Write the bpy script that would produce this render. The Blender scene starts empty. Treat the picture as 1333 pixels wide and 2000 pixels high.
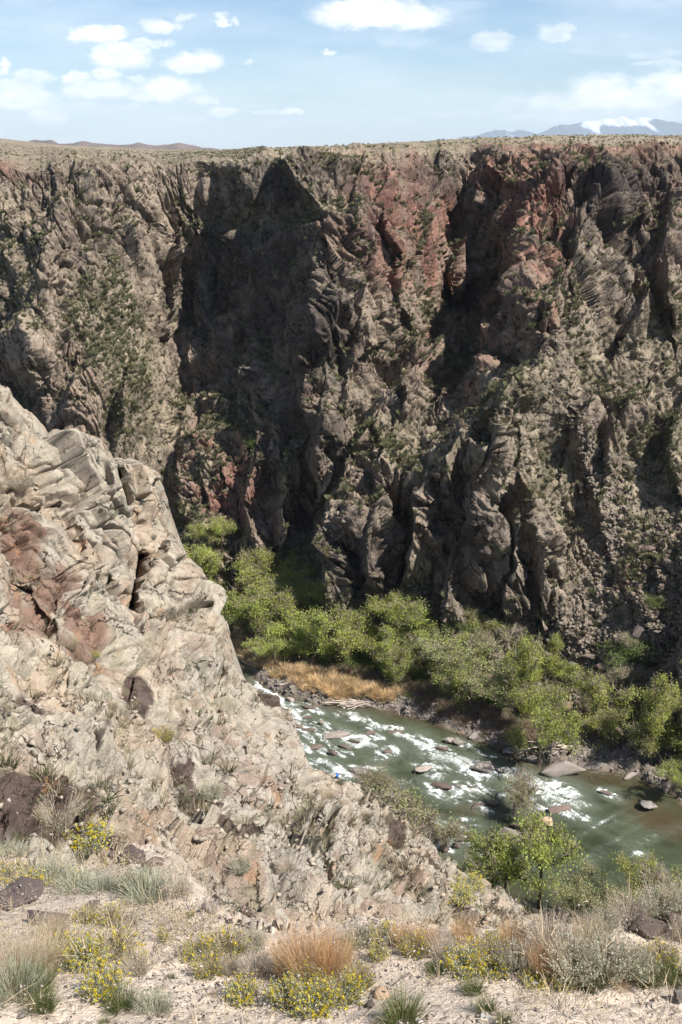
import bpy, math, random
import numpy as np
from mathutils import Vector, Matrix
random.seed(7)
rng = np.random.default_rng(7)
sc = bpy.context.scene
COL = sc.collection
Q = 1.0
ALB = 0.62
F = 1944.4
PITCH = math.radians(20.06)
CP, SP = math.cos(PITCH), math.sin(PITCH)
WZ = -100.0          # river level below the camera

# ------------------------------------------------------------------ camera, light, view
cam_d = bpy.data.cameras.new('camera')
cam = bpy.data.objects.new('camera', cam_d); COL.objects.link(cam)
cam_d.sensor_fit = 'VERTICAL'; cam_d.sensor_height = 36.0; cam_d.sensor_width = 24.0; cam_d.lens = 35.0
cam_d.clip_start = 0.1; cam_d.clip_end = 300000.0
cam.location = (0, 0, 0); cam.rotation_euler = (math.radians(90) - PITCH, 0, 0)
sc.camera = cam
SUN_EL, SUN_AZ = 52.0, 27.0          # azimuth: degrees the sun stands behind the camera plane, on the right
sdir = Vector((math.cos(math.radians(SUN_EL)) * math.cos(math.radians(SUN_AZ)),
               -math.cos(math.radians(SUN_EL)) * math.sin(math.radians(SUN_AZ)),
               math.sin(math.radians(SUN_EL))))
ld = bpy.data.lights.new('sun', 'SUN'); ld.energy = 5.0; ld.angle = math.radians(0.5); ld.color = (1.0, 0.955, 0.89)
sun = bpy.data.objects.new('sun', ld); COL.objects.link(sun)
sun.rotation_euler = (-sdir).to_track_quat('-Z', 'Y').to_euler(); sun.location = (60, -20, 60)
sc.render.engine = 'CYCLES'
sc.cycles.use_denoising = True; sc.cycles.max_bounces = 6; sc.cycles.diffuse_bounces = 3; sc.cycles.glossy_bounces = 2; sc.cycles.volume_bounces = 0; sc.cycles.transparent_max_bounces = 8
sc.view_settings.view_transform = 'Standard'; sc.view_settings.look = 'None'
sc.view_settings.exposure = 1.0; sc.view_settings.gamma = 1.0

# ------------------------------------------------------------------ pixel <-> world
def ray(u, v):
    """direction scaled so that its y is 1, for a point (u, v) of the 1333 x 2000 photograph"""
    xc = (np.asarray(u, float) - 666.5) / F; yc = (1000.0 - np.asarray(v, float)) / F
    d = CP + yc * SP
    return xc / d, (-SP + yc * CP) / d
def at_z(u, v, z=WZ):
    dx, dz = ray(u, v); Y = z / dz
    return dx * Y, Y
def interp(x, pts):
    p = np.array(pts, float); return np.interp(x, p[:, 0], p[:, 1])

# ------------------------------------------------------------------ noise
from concurrent.futures import ThreadPoolExecutor
_pool = ThreadPoolExecutor(4)
def par(fn, arrs, *args):
    """run a vectorised function over row blocks in parallel"""
    arrs = np.broadcast_arrays(*[np.asarray(a, np.float32) for a in arrs])
    if arrs[0].ndim < 2 or arrs[0].size < 40000: return fn(*arrs, *args)
    n = arrs[0].shape[0]; ks = np.linspace(0, n, 33).astype(int)
    jobs = [_pool.submit(fn, *[a[i:j] for a in arrs], *args) for i, j in zip(ks[:-1], ks[1:]) if j > i]
    res = [j.result() for j in jobs]
    if isinstance(res[0], tuple): return tuple(np.concatenate([r[i] for r in res], 0) for i in range(len(res[0])))
    return np.concatenate(res, 0)
U32 = np.uint32
def _hi(ix, iy, iz, seed):
    with np.errstate(over='ignore'):
        h = ix * U32(374761393) + iy * U32(668265263) + iz * U32(2654435761) + U32((seed * 974634777) & 0xffffffff)
        h = (h ^ (h >> U32(13))) * U32(1274126177)
        h = (h ^ (h >> U32(16))) * U32(2246822519)
        return h ^ (h >> U32(15))
def _f(h): return (h & U32(0xffffff)).astype(np.float32) * np.float32(1 / 16777215.0)
def _i(x): return x.astype(np.int64).astype(U32)
def _h(ix, iy, iz, seed): return _f(_hi(_i(ix), _i(iy), _i(iz), seed))
def _vn(x, y, z, seed):
    x0 = np.floor(x); y0 = np.floor(y); z0 = np.floor(z)
    fx, fy, fz = x - x0, y - y0, z - z0
    fx = fx * fx * (3 - 2 * fx); fy = fy * fy * (3 - 2 * fy); fz = fz * fz * (3 - 2 * fz)
    ix, iy, iz = _i(x0), _i(y0), _i(z0)
    def c(a, b, d): return _f(_hi(ix + U32(a), iy + U32(b), iz + U32(d), seed))
    def lx(b, d):
        p = c(0, b, d); return p + (c(1, b, d) - p) * fx
    def ly(d):
        p = lx(0, d); return p + (lx(1, d) - p) * fy
    p = ly(0)
    return (p + (ly(1) - p) * fz) * 2 - 1
def vnoise(x, y, z, seed=0): return par(_vn, (x, y, z), seed)
def _fb(x, y, z, octs, seed, gain):
    a, s, r = 1.0, 1.0, 0
    for i in range(octs):
        # each octave is turned a little so that no grid shows through
        c, q = np.float32(math.cos(i * .7 + .4)), np.float32(math.sin(i * .7 + .4))
        xr, zr = x * c - z * q, x * q + z * c; yr = y * np.float32(.9) + xr * np.float32(.43)
        r = r + a * _vn(xr * np.float32(s) + i * 17.3, yr * np.float32(s) - i * 9.1, zr * np.float32(s) + i * 3.7, seed + i); a *= gain; s *= 2.03
    return r
def fbm(x, y, z, octs=4, seed=0, gain=0.5): return par(_fb, (x, y, z), octs, seed, gain)
def _fc3(x, y, z, sp, size, rot, seed, tilt, rnd, k, flat, mixe):
    """jointed blocks: upper envelope of tilted flat-topped polyhedral cells, one per lattice cell of a turned frame; faces planar, edges sharp"""
    c0, s0, c1, s1 = [np.float32(f(t)) for t in rot for f in (math.cos, math.sin)]
    a = x * c0 + y * s0; b = y * c0 - x * s0; c = z * c1 - a * s1; a = a * c1 + z * s1
    a = a / np.float32(size[0]); b = b / np.float32(size[1]); c = c / np.float32(size[2])
    ia, ib, ic = np.floor(a - .5), np.floor(b - .5), np.floor(c - .5); ja, jb, jc = _i(ia), _i(ib), _i(ic)
    fa, fb, fc = a - ia, b - ib, c - ic
    best = np.full(a.shape, -1e9, np.float32); sec = best.copy(); cid = np.zeros(a.shape, np.float32); pln = cid.copy(); psec = cid.copy()
    q1, q2 = np.float32(1 / 1023), np.float32(1 / 255)
    for i in (0, 1):
        for j in (0, 1):
            for l in (0, 1):
                h = _hi(ja + U32(i), jb + U32(j), jc + U32(l), seed); g = h * U32(2891336453); g = g ^ (g >> U32(16))
                da = fa - (i + .2) - (h & U32(1023)) * (q1 * np.float32(.6)); db = fb - (j + .2) - ((h >> U32(10)) & U32(1023)) * (q1 * np.float32(.6)); dc = fc - (l + .2) - (g & U32(1023)) * (q1 * np.float32(.6))
                h0 = ((h >> U32(20)) & U32(1023)) * q1
                pv = rnd * h0 + tilt * 2 * ((((g >> U32(10)) & U32(255)) * q2 - np.float32(.5)) * da + (((g >> U32(18)) & U32(255)) * q2 - np.float32(.5)) * db + (((g >> U32(24)) & U32(255)) * q2 - np.float32(.5)) * dc)
                sa, sb, sc_ = np.abs(da + np.float32(.25) * dc), np.abs(db - np.float32(.2) * da), np.abs(dc + np.float32(.2) * db)
                wv = pv - k * np.maximum(0, np.maximum(np.maximum(sa, sb), np.maximum(sc_, (sa + sb + sc_) * np.float32(.6))) - flat)
                m = wv > best; m2 = wv > sec
                psec = np.where(m, pln, np.where(m2, pv, psec)); sec = np.where(m, best, np.maximum(sec, wv)); best = np.where(m, wv, best); cid = np.where(m, h0, cid); pln = np.where(m, pv, pln)
    # steps between blocks are spread over a few samples so they stay clean faces
    wd = np.clip(sp * np.float32(2.6 / min(size)), .04, .9); t = np.clip((best - sec) / k / wd, 0, 1) * np.float32(.5) + np.float32(.5); pln = pln * t + psec * (1 - t)
    return mixe * best + (1 - mixe) * pln - (.5 - .1 * mixe) * rnd, (best - sec) / k, cid
def facets3(x, y, z, size, rot, seed, tilt=1.0, rnd=1.0, k=2.4, flat=0.3, mixe=0.4, sp=0.05): return par(_fc3, (x, y, z, np.broadcast_to(np.float32(0), np.shape(x)) + sp), size, rot, seed, tilt, rnd, k, flat, mixe)
def facets(a, b, seed, tilt=1.0, rnd=1.0, **kw): return facets3(a, b, np.zeros_like(a), (1, 1, 1), (.3, .4), seed, tilt, rnd, sp=.1)
def smooth(x, a, b):
    t = np.clip((x - a) / (b - a), 0, 1); return t * t * (3 - 2 * t)

# ------------------------------------------------------------------ meshes
def link_mesh(name, V, Fq, mat, cols=None, smooth_shade=False, parent=None, uvattr=None, tris=False):
    me = bpy.data.meshes.new(name)
    V = np.asarray(V, np.float32).reshape(-1, 3); Fq = np.asarray(Fq, np.int32)
    n = Fq.shape[1]
    me.vertices.add(len(V)); me.vertices.foreach_set('co', V.ravel())
    me.loops.add(Fq.size); me.loops.foreach_set('vertex_index', Fq.ravel())
    me.polygons.add(len(Fq)); me.polygons.foreach_set('loop_start', np.arange(0, Fq.size, n, dtype=np.int32))
    me.polygons.foreach_set('loop_total', np.full(len(Fq), n, np.int32))
    if smooth_shade: me.polygons.foreach_set('use_smooth', np.ones(len(Fq), bool))
    me.update(calc_edges=True)
    if cols is not None:
        for nm, c in cols.items():
            at = me.color_attributes.new(nm, 'FLOAT_COLOR', 'POINT')
            c4 = np.ones((len(V), 4), np.float32); c4[:, :3] = np.asarray(c, np.float32).reshape(len(V), -1)[:, :3]
            at.data.foreach_set('color', c4.ravel())
    me.materials.append(mat)
    o = bpy.data.objects.new(name, me); COL.objects.link(o)
    if parent: o.parent = parent
    return o
def grid_faces(nr, nc):
    i = np.arange(nr * nc).reshape(nr, nc)
    return np.stack([i[:-1, :-1].ravel(), i[:-1, 1:].ravel(), i[1:, 1:].ravel(), i[1:, :-1].ravel()], 1)
def grid_normals(P):
    du = np.gradient(P, axis=1); dv = np.gradient(P, axis=0)
    n = np.cross(du, dv); n /= np.linalg.norm(n, axis=2, keepdims=True) + 1e-9
    return n
def tag(o, label=None, cat=None, group=None, kind=None):
    if label: o['label'] = label
    if cat: o['category'] = cat
    if group: o['group'] = group
    if kind: o['kind'] = kind
    return o

# ------------------------------------------------------------------ materials
class N:
    def __init__(s, name):
        s.m = bpy.data.materials.new(name); s.m.use_nodes = True; s.t = s.m.node_tree; s.n = s.t.nodes; s.l = s.t.links
        s.b = s.n['Principled BSDF']
    def node(s, t, **k):
        n = s.n.new(t)
        for a, b in k.items():
            if hasattr(n, a): setattr(n, a, b)
            else: n.inputs[a].default_value = b
        return n
    def link(s, a, b): s.l.new(a, b)
def rgb(c): return (c[0], c[1], c[2], 1)
def simple(name, col, var=0.25, scale=4, rough=0.8, trans=0.0, hue=None, objvar=0.0):
    k = N(name); b = k.b
    tc = k.node('ShaderNodeTexCoord'); nz = k.node('ShaderNodeTexNoise', Scale=scale, Detail=4.0)
    k.link(tc.outputs['Object'], nz.inputs['Vector'])
    cr = k.node('ShaderNodeValToRGB'); cr.color_ramp.elements[0].position = 0.3; cr.color_ramp.elements[1].position = 0.7
    c2 = hue or [c * (1 - var) for c in col]
    cr.color_ramp.elements[0].color = rgb(c2 if hue else [c * (1 - var) for c in col]); cr.color_ramp.elements[1].color = rgb([min(1, c * (1 + var)) for c in col])
    k.link(nz.outputs['Fac'], cr.inputs['Fac'])
    out = cr.outputs['Color']
    if objvar:
        oi = k.node('ShaderNodeObjectInfo'); mr = k.node('ShaderNodeMapRange'); mr.inputs[3].default_value = 1 - objvar; mr.inputs[4].default_value = 1 + objvar
        k.link(oi.outputs['Random'], mr.inputs[0])
        hs = k.node('ShaderNodeHueSaturation'); k.link(out, hs.inputs['Color']); k.link(mr.outputs[0], hs.inputs['Value'])
        m2 = k.node('ShaderNodeMapRange'); m2.inputs[3].default_value = 0.5 - objvar * .06; m2.inputs[4].default_value = 0.5 + objvar * .06
        ml = k.node('ShaderNodeMath', operation='FRACT'); mm = k.node('ShaderNodeMath', operation='MULTIPLY'); mm.inputs[1].default_value = 7.13
        k.link(oi.outputs['Random'], mm.inputs[0]); k.link(mm.outputs[0], ml.inputs[0]); k.link(ml.outputs[0], m2.inputs[0]); k.link(m2.outputs[0], hs.inputs['Hue'])
        out = hs.outputs['Color']
    k.link(out, b.inputs['Base Color']); b.inputs['Roughness'].default_value = rough
    b.inputs['Specular IOR Level'].default_value = 0.2
    if trans:
        tr = k.node('ShaderNodeBsdfTranslucent'); k.link(out, tr.inputs['Color'])
        mx = k.node('ShaderNodeMixShader'); mx.inputs[0].default_value = trans
        k.link(b.outputs[0], mx.inputs[1]); k.link(tr.outputs[0], mx.inputs[2])
        k.link(mx.outputs[0], k.n['Material Output'].inputs['Surface'])
    return k.m
def attr_rock(name, s1, s2, bump=0.5, bdist=0.3, var=0.35, stretch=(1, 1, 1), rough=0.92, speck=0.25, crack=None):
    """vertex colours give the rock's own colour by zone; noise gives stains and grain"""
    k = N(name); b = k.b
    at = k.node('ShaderNodeVertexColor', layer_name='Col')
    tc = k.node('ShaderNodeTexCoord'); mp = k.node('ShaderNodeMapping'); mp.inputs['Scale'].default_value = stretch
    k.link(tc.outputs['Object'], mp.inputs['Vector'])
    n1 = k.node('ShaderNodeTexNoise', Scale=s1, Detail=8.0, Roughness=0.65); n2 = k.node('ShaderNodeTexNoise', Scale=s2, Detail=6.0, Roughness=0.7)
    k.link(mp.outputs[0], n1.inputs['Vector']); k.link(mp.outputs[0], n2.inputs['Vector'])
    m1 = k.node('ShaderNodeMapRange'); m1.inputs[1].default_value = 0.25; m1.inputs[2].default_value = 0.75; m1.inputs[3].default_value = ALB * (1 - var); m1.inputs[4].default_value = ALB * (1 + var)
    m2 = k.node('ShaderNodeMapRange'); m2.inputs[1].default_value = 0.3; m2.inputs[2].default_value = 0.7; m2.inputs[3].default_value = 1 - speck; m2.inputs[4].default_value = 1 + speck
    k.link(n1.outputs['Fac'], m1.inputs[0]); k.link(n2.outputs['Fac'], m2.inputs[0])
    mu = k.node('ShaderNodeMath', operation='MULTIPLY'); k.link(m1.outputs[0], mu.inputs[0]); k.link(m2.outputs[0], mu.inputs[1])
    vm = k.node('ShaderNodeVectorMath', operation='SCALE'); k.link(at.outputs['Color'], vm.inputs[0]); k.link(mu.outputs[0], vm.inputs['Scale'])
    k.link(vm.outputs[0], b.inputs['Base Color']); b.inputs['Roughness'].default_value = rough; b.inputs['Specular IOR Level'].default_value = 0.15
    n3 = k.node('ShaderNodeTexNoise', Scale=s2 * 1.3, Detail=8.0, Roughness=0.75); k.link(mp.outputs[0], n3.inputs['Vector'])
    try: n3.noise_type = 'RIDGED_MULTIFRACTAL'; n3.normalize = True
    except Exception: pass
    ad = k.node('ShaderNodeMath', operation='ADD'); k.link(n3.outputs['Fac'], ad.inputs[0]); k.link(n2.outputs['Fac'], ad.inputs[1])
    bp = k.node('ShaderNodeBump', Strength=bump, Distance=bdist); k.link(ad.outputs[0], bp.inputs['Height'])
    last = bp.outputs[0]; col = vm.outputs[0]
    if crack:
        # joint cracks: thin lines between irregular cells, broken up by noise; their colour is darkened
        for (cs, cw, cd, rot, st_, keep_, gr_) in crack:
            nw = k.node('ShaderNodeTexNoise', Scale=cs * 1.6, Detail=5.0, Roughness=.6); k.link(tc.outputs['Object'], nw.inputs['Vector'])
            sb = k.node('ShaderNodeVectorMath', operation='SUBTRACT'); k.link(nw.outputs['Color'], sb.inputs[0]); sb.inputs[1].default_value = (.5, .5, .5)
            sl = k.node('ShaderNodeVectorMath', operation='SCALE'); k.link(sb.outputs[0], sl.inputs[0]); sl.inputs['Scale'].default_value = .9 / cs
            av = k.node('ShaderNodeVectorMath', operation='ADD'); k.link(tc.outputs['Object'], av.inputs[0]); k.link(sl.outputs[0], av.inputs[1])
            mq = k.node('ShaderNodeMapping'); mq.inputs['Rotation'].default_value = rot; mq.inputs['Scale'].default_value = st_; k.link(av.outputs[0], mq.inputs[0])
            vo = k.node('ShaderNodeTexVoronoi', Scale=cs); vo.feature = 'DISTANCE_TO_EDGE'; k.link(mq.outputs[0], vo.inputs['Vector'])
            nk = k.node('ShaderNodeTexNoise', Scale=cs * .7, Detail=2.0); k.link(tc.outputs['Object'], nk.inputs['Vector'])
            wk = k.node('ShaderNodeMapRange'); wk.inputs[1].default_value = keep_; wk.inputs[2].default_value = keep_ + .15; wk.inputs[3].default_value = .0005; wk.inputs[4].default_value = cw; k.link(nk.outputs['Fac'], wk.inputs[0])
            mc = k.node('ShaderNodeMapRange'); mc.interpolation_type = 'SMOOTHSTEP'; k.link(vo.outputs['Distance'], mc.inputs[0]); mc.inputs[1].default_value = 0; k.link(wk.outputs[0], mc.inputs[2]); mc.inputs[3].default_value = 0; mc.inputs[4].default_value = 1
            b2 = k.node('ShaderNodeBump', Strength=1.0, Distance=cd); k.link(mc.outputs[0], b2.inputs['Height']); k.link(last, b2.inputs['Normal']); last = b2.outputs[0]
            dm = k.node('ShaderNodeMapRange'); dm.inputs[3].default_value = gr_; dm.inputs[4].default_value = 1; k.link(mc.outputs[0], dm.inputs[0])
            v3 = k.node('ShaderNodeVectorMath', operation='SCALE'); k.link(col, v3.inputs[0]); k.link(dm.outputs[0], v3.inputs['Scale']); col = v3.outputs[0]
        k.link(col, b.inputs['Base Color'])
    k.link(last, b.inputs['Normal'])
    return k.m
# ------------------------------------------------------------------ the far side of the canyon
C = []
def row(v, *a):
    for i in range(0, len(a), 2): C.append((a[i], v, a[i + 1]))
row(250, -900,345, -300,310, 0,305, 200,305, 330,320, 450,303, 600,300, 750,303, 900,330, 1050,304, 1200,296, 1333,290, 1700,275, 2200,250)
row(310, -900,340, -300,305, 0,300, 200,299, 330,308, 450,296, 560,286, 640,286, 750,298, 900,328, 1050,300, 1200,288, 1333,283, 1700,268, 2200,243)
row(450, -900,330, -300,295, 0,287, 150,284, 260,286, 325,310, 400,306, 500,292, 630,262, 720,268, 830,284, 890,322, 930,318, 965,306, 1025,268, 1150,266, 1333,258, 1700,248, 2200,225)
row(600, -900,320, -300,280, 0,270, 150,266, 270,268, 330,304, 420,294, 520,274, 615,246, 720,252, 820,262, 880,306, 930,304, 985,286, 1012,240, 1100,238, 1333,238, 1700,232, 2200,235)
row(750, -900,310, -300,268, 0,258, 200,250, 300,252, 345,286, 450,268, 590,240, 700,239, 800,246, 880,248, 960,232, 1100,222, 1333,219, 1700,222, 2200,240)
row(900, -900,300, -300,258, 0,250, 200,240, 325,243, 345,258, 400,237, 560,231, 650,228, 690,236, 760,216, 850,213, 930,206, 1100,205, 1333,200, 1450,196, 1700,210, 2200,235)
row(1050, -900,290, 0,245, 250,238, 340,240, 480,224, 560,228, 640,222, 700,204, 790,208, 860,198, 950,193, 1100,194, 1200,189, 1333,184, 1450,182, 1700,200, 2200,230)
row(1200, -900,280, 0,232, 400,206, 600,199, 700,194, 850,189, 950,187, 1100,180, 1200,174, 1320,169, 1430,162, 1700,190, 2200,225)
row(1350, 0,220, 400,190, 700,180, 1000,172, 1100,168, 1200,163, 1310,158, 1410,153, 1700,180, 2200,220)
row(1550, 0,200, 400,170, 1000,155, 1333,150, 1410,149, 1700,165, 2200,200)
C = np.array(C, float)
def rbf_fit(C, lam=2e-3):
    A = C[:, :2] / 400.0; n = len(A)
    r = np.linalg.norm(A[:, None] - A[None], axis=2)
    K = r ** 2 * np.log(r + 1e-6) if False else r
    M = np.zeros((n + 3, n + 3)); M[:n, :n] = K + np.eye(n) * lam; M[:n, n] = 1; M[n, :n] = 1; M[:n, n + 1:] = A; M[n + 1:, :n] = A.T
    b = np.zeros(n + 3); b[:n] = C[:, 2]
    return A, np.linalg.solve(M, b)
def rbf_eval(fit, u, v):
    A, w = fit; n = len(A); x = u / 400.0; y = v / 400.0
    r = w[n] + w[n + 1] * x + w[n + 2] * y
    for i in range(n): r = r + w[i] * np.sqrt((x - A[i, 0]) ** 2 + (y - A[i, 1]) ** 2 + 0.003)
    return r
WF = rbf_fit(C)

def crest(u, v, pts, amp, wl, wr, fade=60):
    """ridge line running down the wall: steep on its left, gentler on its right"""
    p = np.array(pts, float)
    best = np.full(u.shape, 1e9); side = np.zeros(u.shape)
    for (x0, y0), (x1, y1) in zip(p[:-1], p[1:]):
        dx, dy = x1 - x0, y1 - y0; L2 = dx * dx + dy * dy
        t = np.clip(((u - x0) * dx + (v - y0) * dy) / L2, 0, 1)
        ex, ey = u - (x0 + t * dx), v - (y0 + t * dy)
        d = np.hypot(ex, ey); m = d < best
        s = np.sign(-(dx * (v - y0) - dy * (u - x0)))      # + when the point is to the right of a line going down
        best = np.where(m, d, best); side = np.where(m, s, side)
    w = np.where(side > 0, wr, wl)
    return amp * np.exp(-(best / w) ** 1.3)
CRESTS = [
 ([(560,325),(645,430),(620,520),(612,640),(592,740),(600,800)], 12, 16, 80),
 ([(1085,330),(1030,400),(1008,500),(1006,650),(960,690)], 22, 10, 90),
 ([(960,300),(930,400),(905,480),(885,560)], 9, 10, 40),
 ([(880,650),(800,730),(745,800),(700,880),(668,960),(655,1060),(640,1140)], 13, 11, 80),
 ([(1000,740),(920,840),(860,900),(815,980),(800,1090)], 9, 12, 60),
 ([(935,880),(910,960),(905,1060),(885,1190)], 7, 10, 45),
 ([(1010,900),(1020,1000),(1040,1100),(1060,1180)], 4, 10, 40),
 ([(1160,360),(1130,430),(1120,500)], 9, 12, 55),
 ([(372,860),(350,930),(360,1000),(400,1060)], 7, 10, 55),
 ([(500,900),(488,990),(490,1080)], 6, 10, 35),
 ([(570,900),(548,980),(545,1060)], 7, 10, 50),
 ([(1375,1060),(1350,1180),(1335,1320),(1345,1450)], 5, 12, 60),
 ([(1300,470),(1290,540),(1300,600)], 8, 10, 40),
 ([(250,335),(262,400),(300,450)], 2, 8, 30),
 ([(130,400),(120,470),(60,560),(40,660)], 6, 12, 60),
 ([(390,470),(400,520),(395,600)], 5, 8, 25),
 ([(328,480),(320,560),(326,650)], 6, 9, 16),
 ([(470,330),(480,420),(460,470)], 6, 12, 50),
 ([(850,330),(845,420),(820,500)], 5, 9, 40),
 ([(700,330),(685,400),(680,450)], 6, 9, 40),
 ([(745,340),(740,430),(770,500)], 5, 8, 30),
 ([(1230,560),(1235,620),(1220,660)], 5, 10, 40),
 ([(1090,540),(1060,600)], 7, 9, 50),
 ([(1330,820),(1320,880),(1325,930)], 5, 12, 40),
 ([(620,820),(612,880),(618,930)], 5, 9, 35),
 ([(1240,790),(1200,850),(1190,890)], 3.5, 10, 50),
 ([(200,690),(150,760),(110,850)], 6, 12, 60),
 ([(240,760),(225,860),(230,930)], 5, 9, 40),
 ([(970,760),(900,830),(850,870)], 4, 12, 40),
 ([(1080,640),(1010,760),(960,850),(930,930)], 3.5, 12, 80), ([(1110,850),(1150,940),(1190,1050)], 2, 12, 50), ([(1180,640),(1130,760),(1100,860)], 2, 12, 60), ([(740,930),(720,1020),(715,1120)], 5, 9, 40), ([(760,540),(790,640),(775,760)], 4, 9, 50), ([(700,560),(690,680),(670,790)], 4, 9, 40), ([(80,560),(60,660),(80,760)], 5, 10, 50), ([(1000,1000),(985,1080),(980,1160)], 4, 8, 34),
]
def blob(u, v, L):
    r = np.zeros(u.shape)
    for (x, y, a, b, rot, s) in L:
        c, q = math.cos(math.radians(rot)), math.sin(math.radians(rot))
        e = ((c * (u - x) + q * (v - y)) / a) ** 2 + ((-q * (u - x) + c * (v - y)) / b) ** 2
        r = np.maximum(r, s * np.exp(-e * e * 0.7))
    return r
TALUS = [(245,720,60,210,-14,1),(200,600,70,80,0,.8),(420,880,40,70,30,.6),(350,1030,60,60,0,.9),(560,1090,90,30,-20,1),(900,730,70,50,-30,.6),
         (860,600,40,40,0,.8),(1000,770,140,50,-30,.8),(1230,1010,90,170,15,1),(1090,950,60,160,-28,.95),(1150,1220,90,120,0,1),(790,860,50,60,-30,.8),
         (1190,720,110,80,20,.8),(700,800,40,60,0,.4),(1280,650,60,60,30,.7),(800,1150,30,70,0,.8),(610,1180,60,60,0,.8),(500,430,60,25,0,.7),
         (640,420,50,25,0,.8),(330,900,40,90,0,.6),(930,1230,150,40,5,.8),(1100,600,60,40,0,.3),(60,760,40,40,0,.5),(860,880,60,30,-20,.7),(1290,930,60,150,0,.8)]
RED = [(760,430,90,130,0,1),(1060,400,60,150,10,1),(1290,330,120,50,0,1),(1180,320,120,30,0,.8),(1050,520,70,100,0,.95),(430,940,80,100,0,1),(700,480,60,70,0,.7),
       (850,470,50,130,0,.8),(900,760,50,60,-30,.7),(600,700,26,110,0,.5),(990,340,80,50,0,.7),(1300,480,50,60,0,.4),(20,340,60,20,0,.8),(820,690,50,50,0,.6),
       (1260,1130,90,60,0,.45),(10,720,40,40,0,.5),(960,640,60,120,20,.6),(1240,340,160,40,0,.6),(150,790,60,80,0,.25),(480,900,50,60,0,.6),(350,1000,60,40,0,.5)]
VARNISH_SHADE = [(520,560,110,200,0,.85),(570,360,120,60,0,.8),(480,440,90,60,0,.8),(1200,400,80,90,0,.85),(690,440,50,110,0,.5),(930,1090,70,130,0,.6),(700,1130,70,90,0,.6),
        (620,620,50,180,0,.7),(1290,340,60,50,0,.7),(1250,500,60,60,0,.5),(600,830,60,80,0,.5),(80,340,100,25,0,.5),(850,340,50,60,0,.5),(1100,350,40,40,0,.6),(1300,1300,60,150,0,.6)]  # dark varnish, plus shade of the recess painted into the rock colour

def rim_v(u):
    return interp(u, [(-900,330),(-300,322),(0,326),(130,322),(200,318),(330,322),(450,318),(490,306),(700,300),(820,300),(900,292),(960,292),(1100,300),(1200,302),(1333,298),(1700,300),(2200,305)])
def sky_v(u):
    return interp(u, [(-900,255),(-300,262),(0,270),(60,277),(130,284),(300,291),(430,293),(480,290),(600,287),(700,283),(800,278),(880,273),(1000,269),(1110,265),(1250,264),(1333,265),(1700,268),(2200,280)])

U = np.concatenate([np.arange(-700, -60, 7.0), np.arange(-60, 1400, 1.45 * Q), np.arange(1400, 2000, 6.0)])
tv = np.concatenate([np.linspace(0, 1, int(940 / Q))])
nC = len(U)
Vb = 1500.0
uu = np.broadcast_to(U, (len(tv), nC)).copy()
rv = rim_v(U) + 9 * fbm(U / 42.0, U * 0, U * 0 + 3.3, 5, 11, .6)
vv = rv[None, :] + (Vb - rv[None, :]) * tv[:, None]
Yd = rbf_eval(WF, uu, vv)
warp = 14 * fbm(uu / 90, vv / 90, uu * 0, 3, 5)
for pts, amp, wl, wr in CRESTS:
    Yd -= crest(uu + warp, vv + warp * .5, pts, amp * (1.7 if amp < 10 else 1.35), wl, wr * 1.15)
dx, dz = ray(uu, vv)
P = np.stack([dx * Yd, Yd, dz * Yd], 2)
# plateau rows behind the rim, out to the skyline and over it
np_ = 90
f = np.linspace(1, 0, np_ + 1)[:-1][:, None]          # 1 = skyline ... 0 = rim
sv = sky_v(U)[None, :]
vr = rv[None, :] + (sv - rv[None, :]) * f ** 0.8
Y0 = Yd[0][None, :]
Yf = interp(U, [(-900,2600),(0,2600),(300,2300),(430,1500),(520,700),(900,620),(1333,1100),(2200,1100)])[None, :]
Yp = Y0 * (Yf / Y0) ** (f ** 1.25)
dxp, dzp = ray(np.broadcast_to(U, vr.shape), vr)
Pp = np.stack([dxp * Yp, Yp, dzp * Yp], 2)
back = []
for kx, dzv in ((1.06, 1), (1.2, 5), (1.5, 16), (2.2, 60)):
    b = Pp[0].copy(); b[:, 0] *= kx; b[:, 1] *= kx; b[:, 2] = Pp[0][:, 2] - dzv * (1 + 0 * kx); back.append(b)
back = np.array(back[::-1])
P_all = np.concatenate([back, Pp, P], 0)
nb = len(back) + np_
vall = np.concatenate([np.broadcast_to(rv[None], (nb, nC)) - 30, vv], 0)
uall = np.broadcast_to(U, P_all.shape[:2])
wallm = np.concatenate([np.zeros((nb, nC)), np.minimum(1, 0.35 + tv * 14)[:, None] * np.ones((1, nC))], 0)
X, Yy, Z = P_all[..., 0], P_all[..., 1], P_all[..., 2]
# coarse normals for the displacement direction (smoothed by a broad stride)
Nn = grid_normals(P_all)
if True:
    Nn = np.where((Nn * P_all).sum(2, keepdims=True) > 0, -Nn, Nn)
    K = int(26 / Q)
    for ax in (0, 1):
        cs = np.cumsum(np.concatenate([np.repeat(np.take(Nn, [0], ax), K, ax), Nn, np.repeat(np.take(Nn, [-1], ax), K, ax)], ax), ax)
        Nn = (np.take(cs, range(2 * K, cs.shape[ax]), ax) - np.take(cs, range(0, cs.shape[ax] - 2 * K), ax))
    Nn /= np.linalg.norm(Nn, axis=2, keepdims=True) + 1e-9
tal = blob(uall, vall, TALUS)
tal = np.clip(tal + 0.25 * fbm(X / 14, Z / 14, Yy / 14, 4, 31), 0, 1)
S = X + 0.55 * (Yy - 250)                      # runs along the wall
sp = np.linalg.norm(np.gradient(P_all, axis=0), axis=2); sp = np.maximum(sp, np.linalg.norm(np.gradient(P_all, axis=1), axis=2))
att = lambda size: smooth(size / np.maximum(sp, 1e-3), 1.2, 3.5)
w1 = 2.2 * fbm(X / 26, Yy / 26, Z / 26, 2, 41); w2 = 2.2 * fbm(X / 26, Yy / 26, Z / 26, 2, 47)
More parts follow.
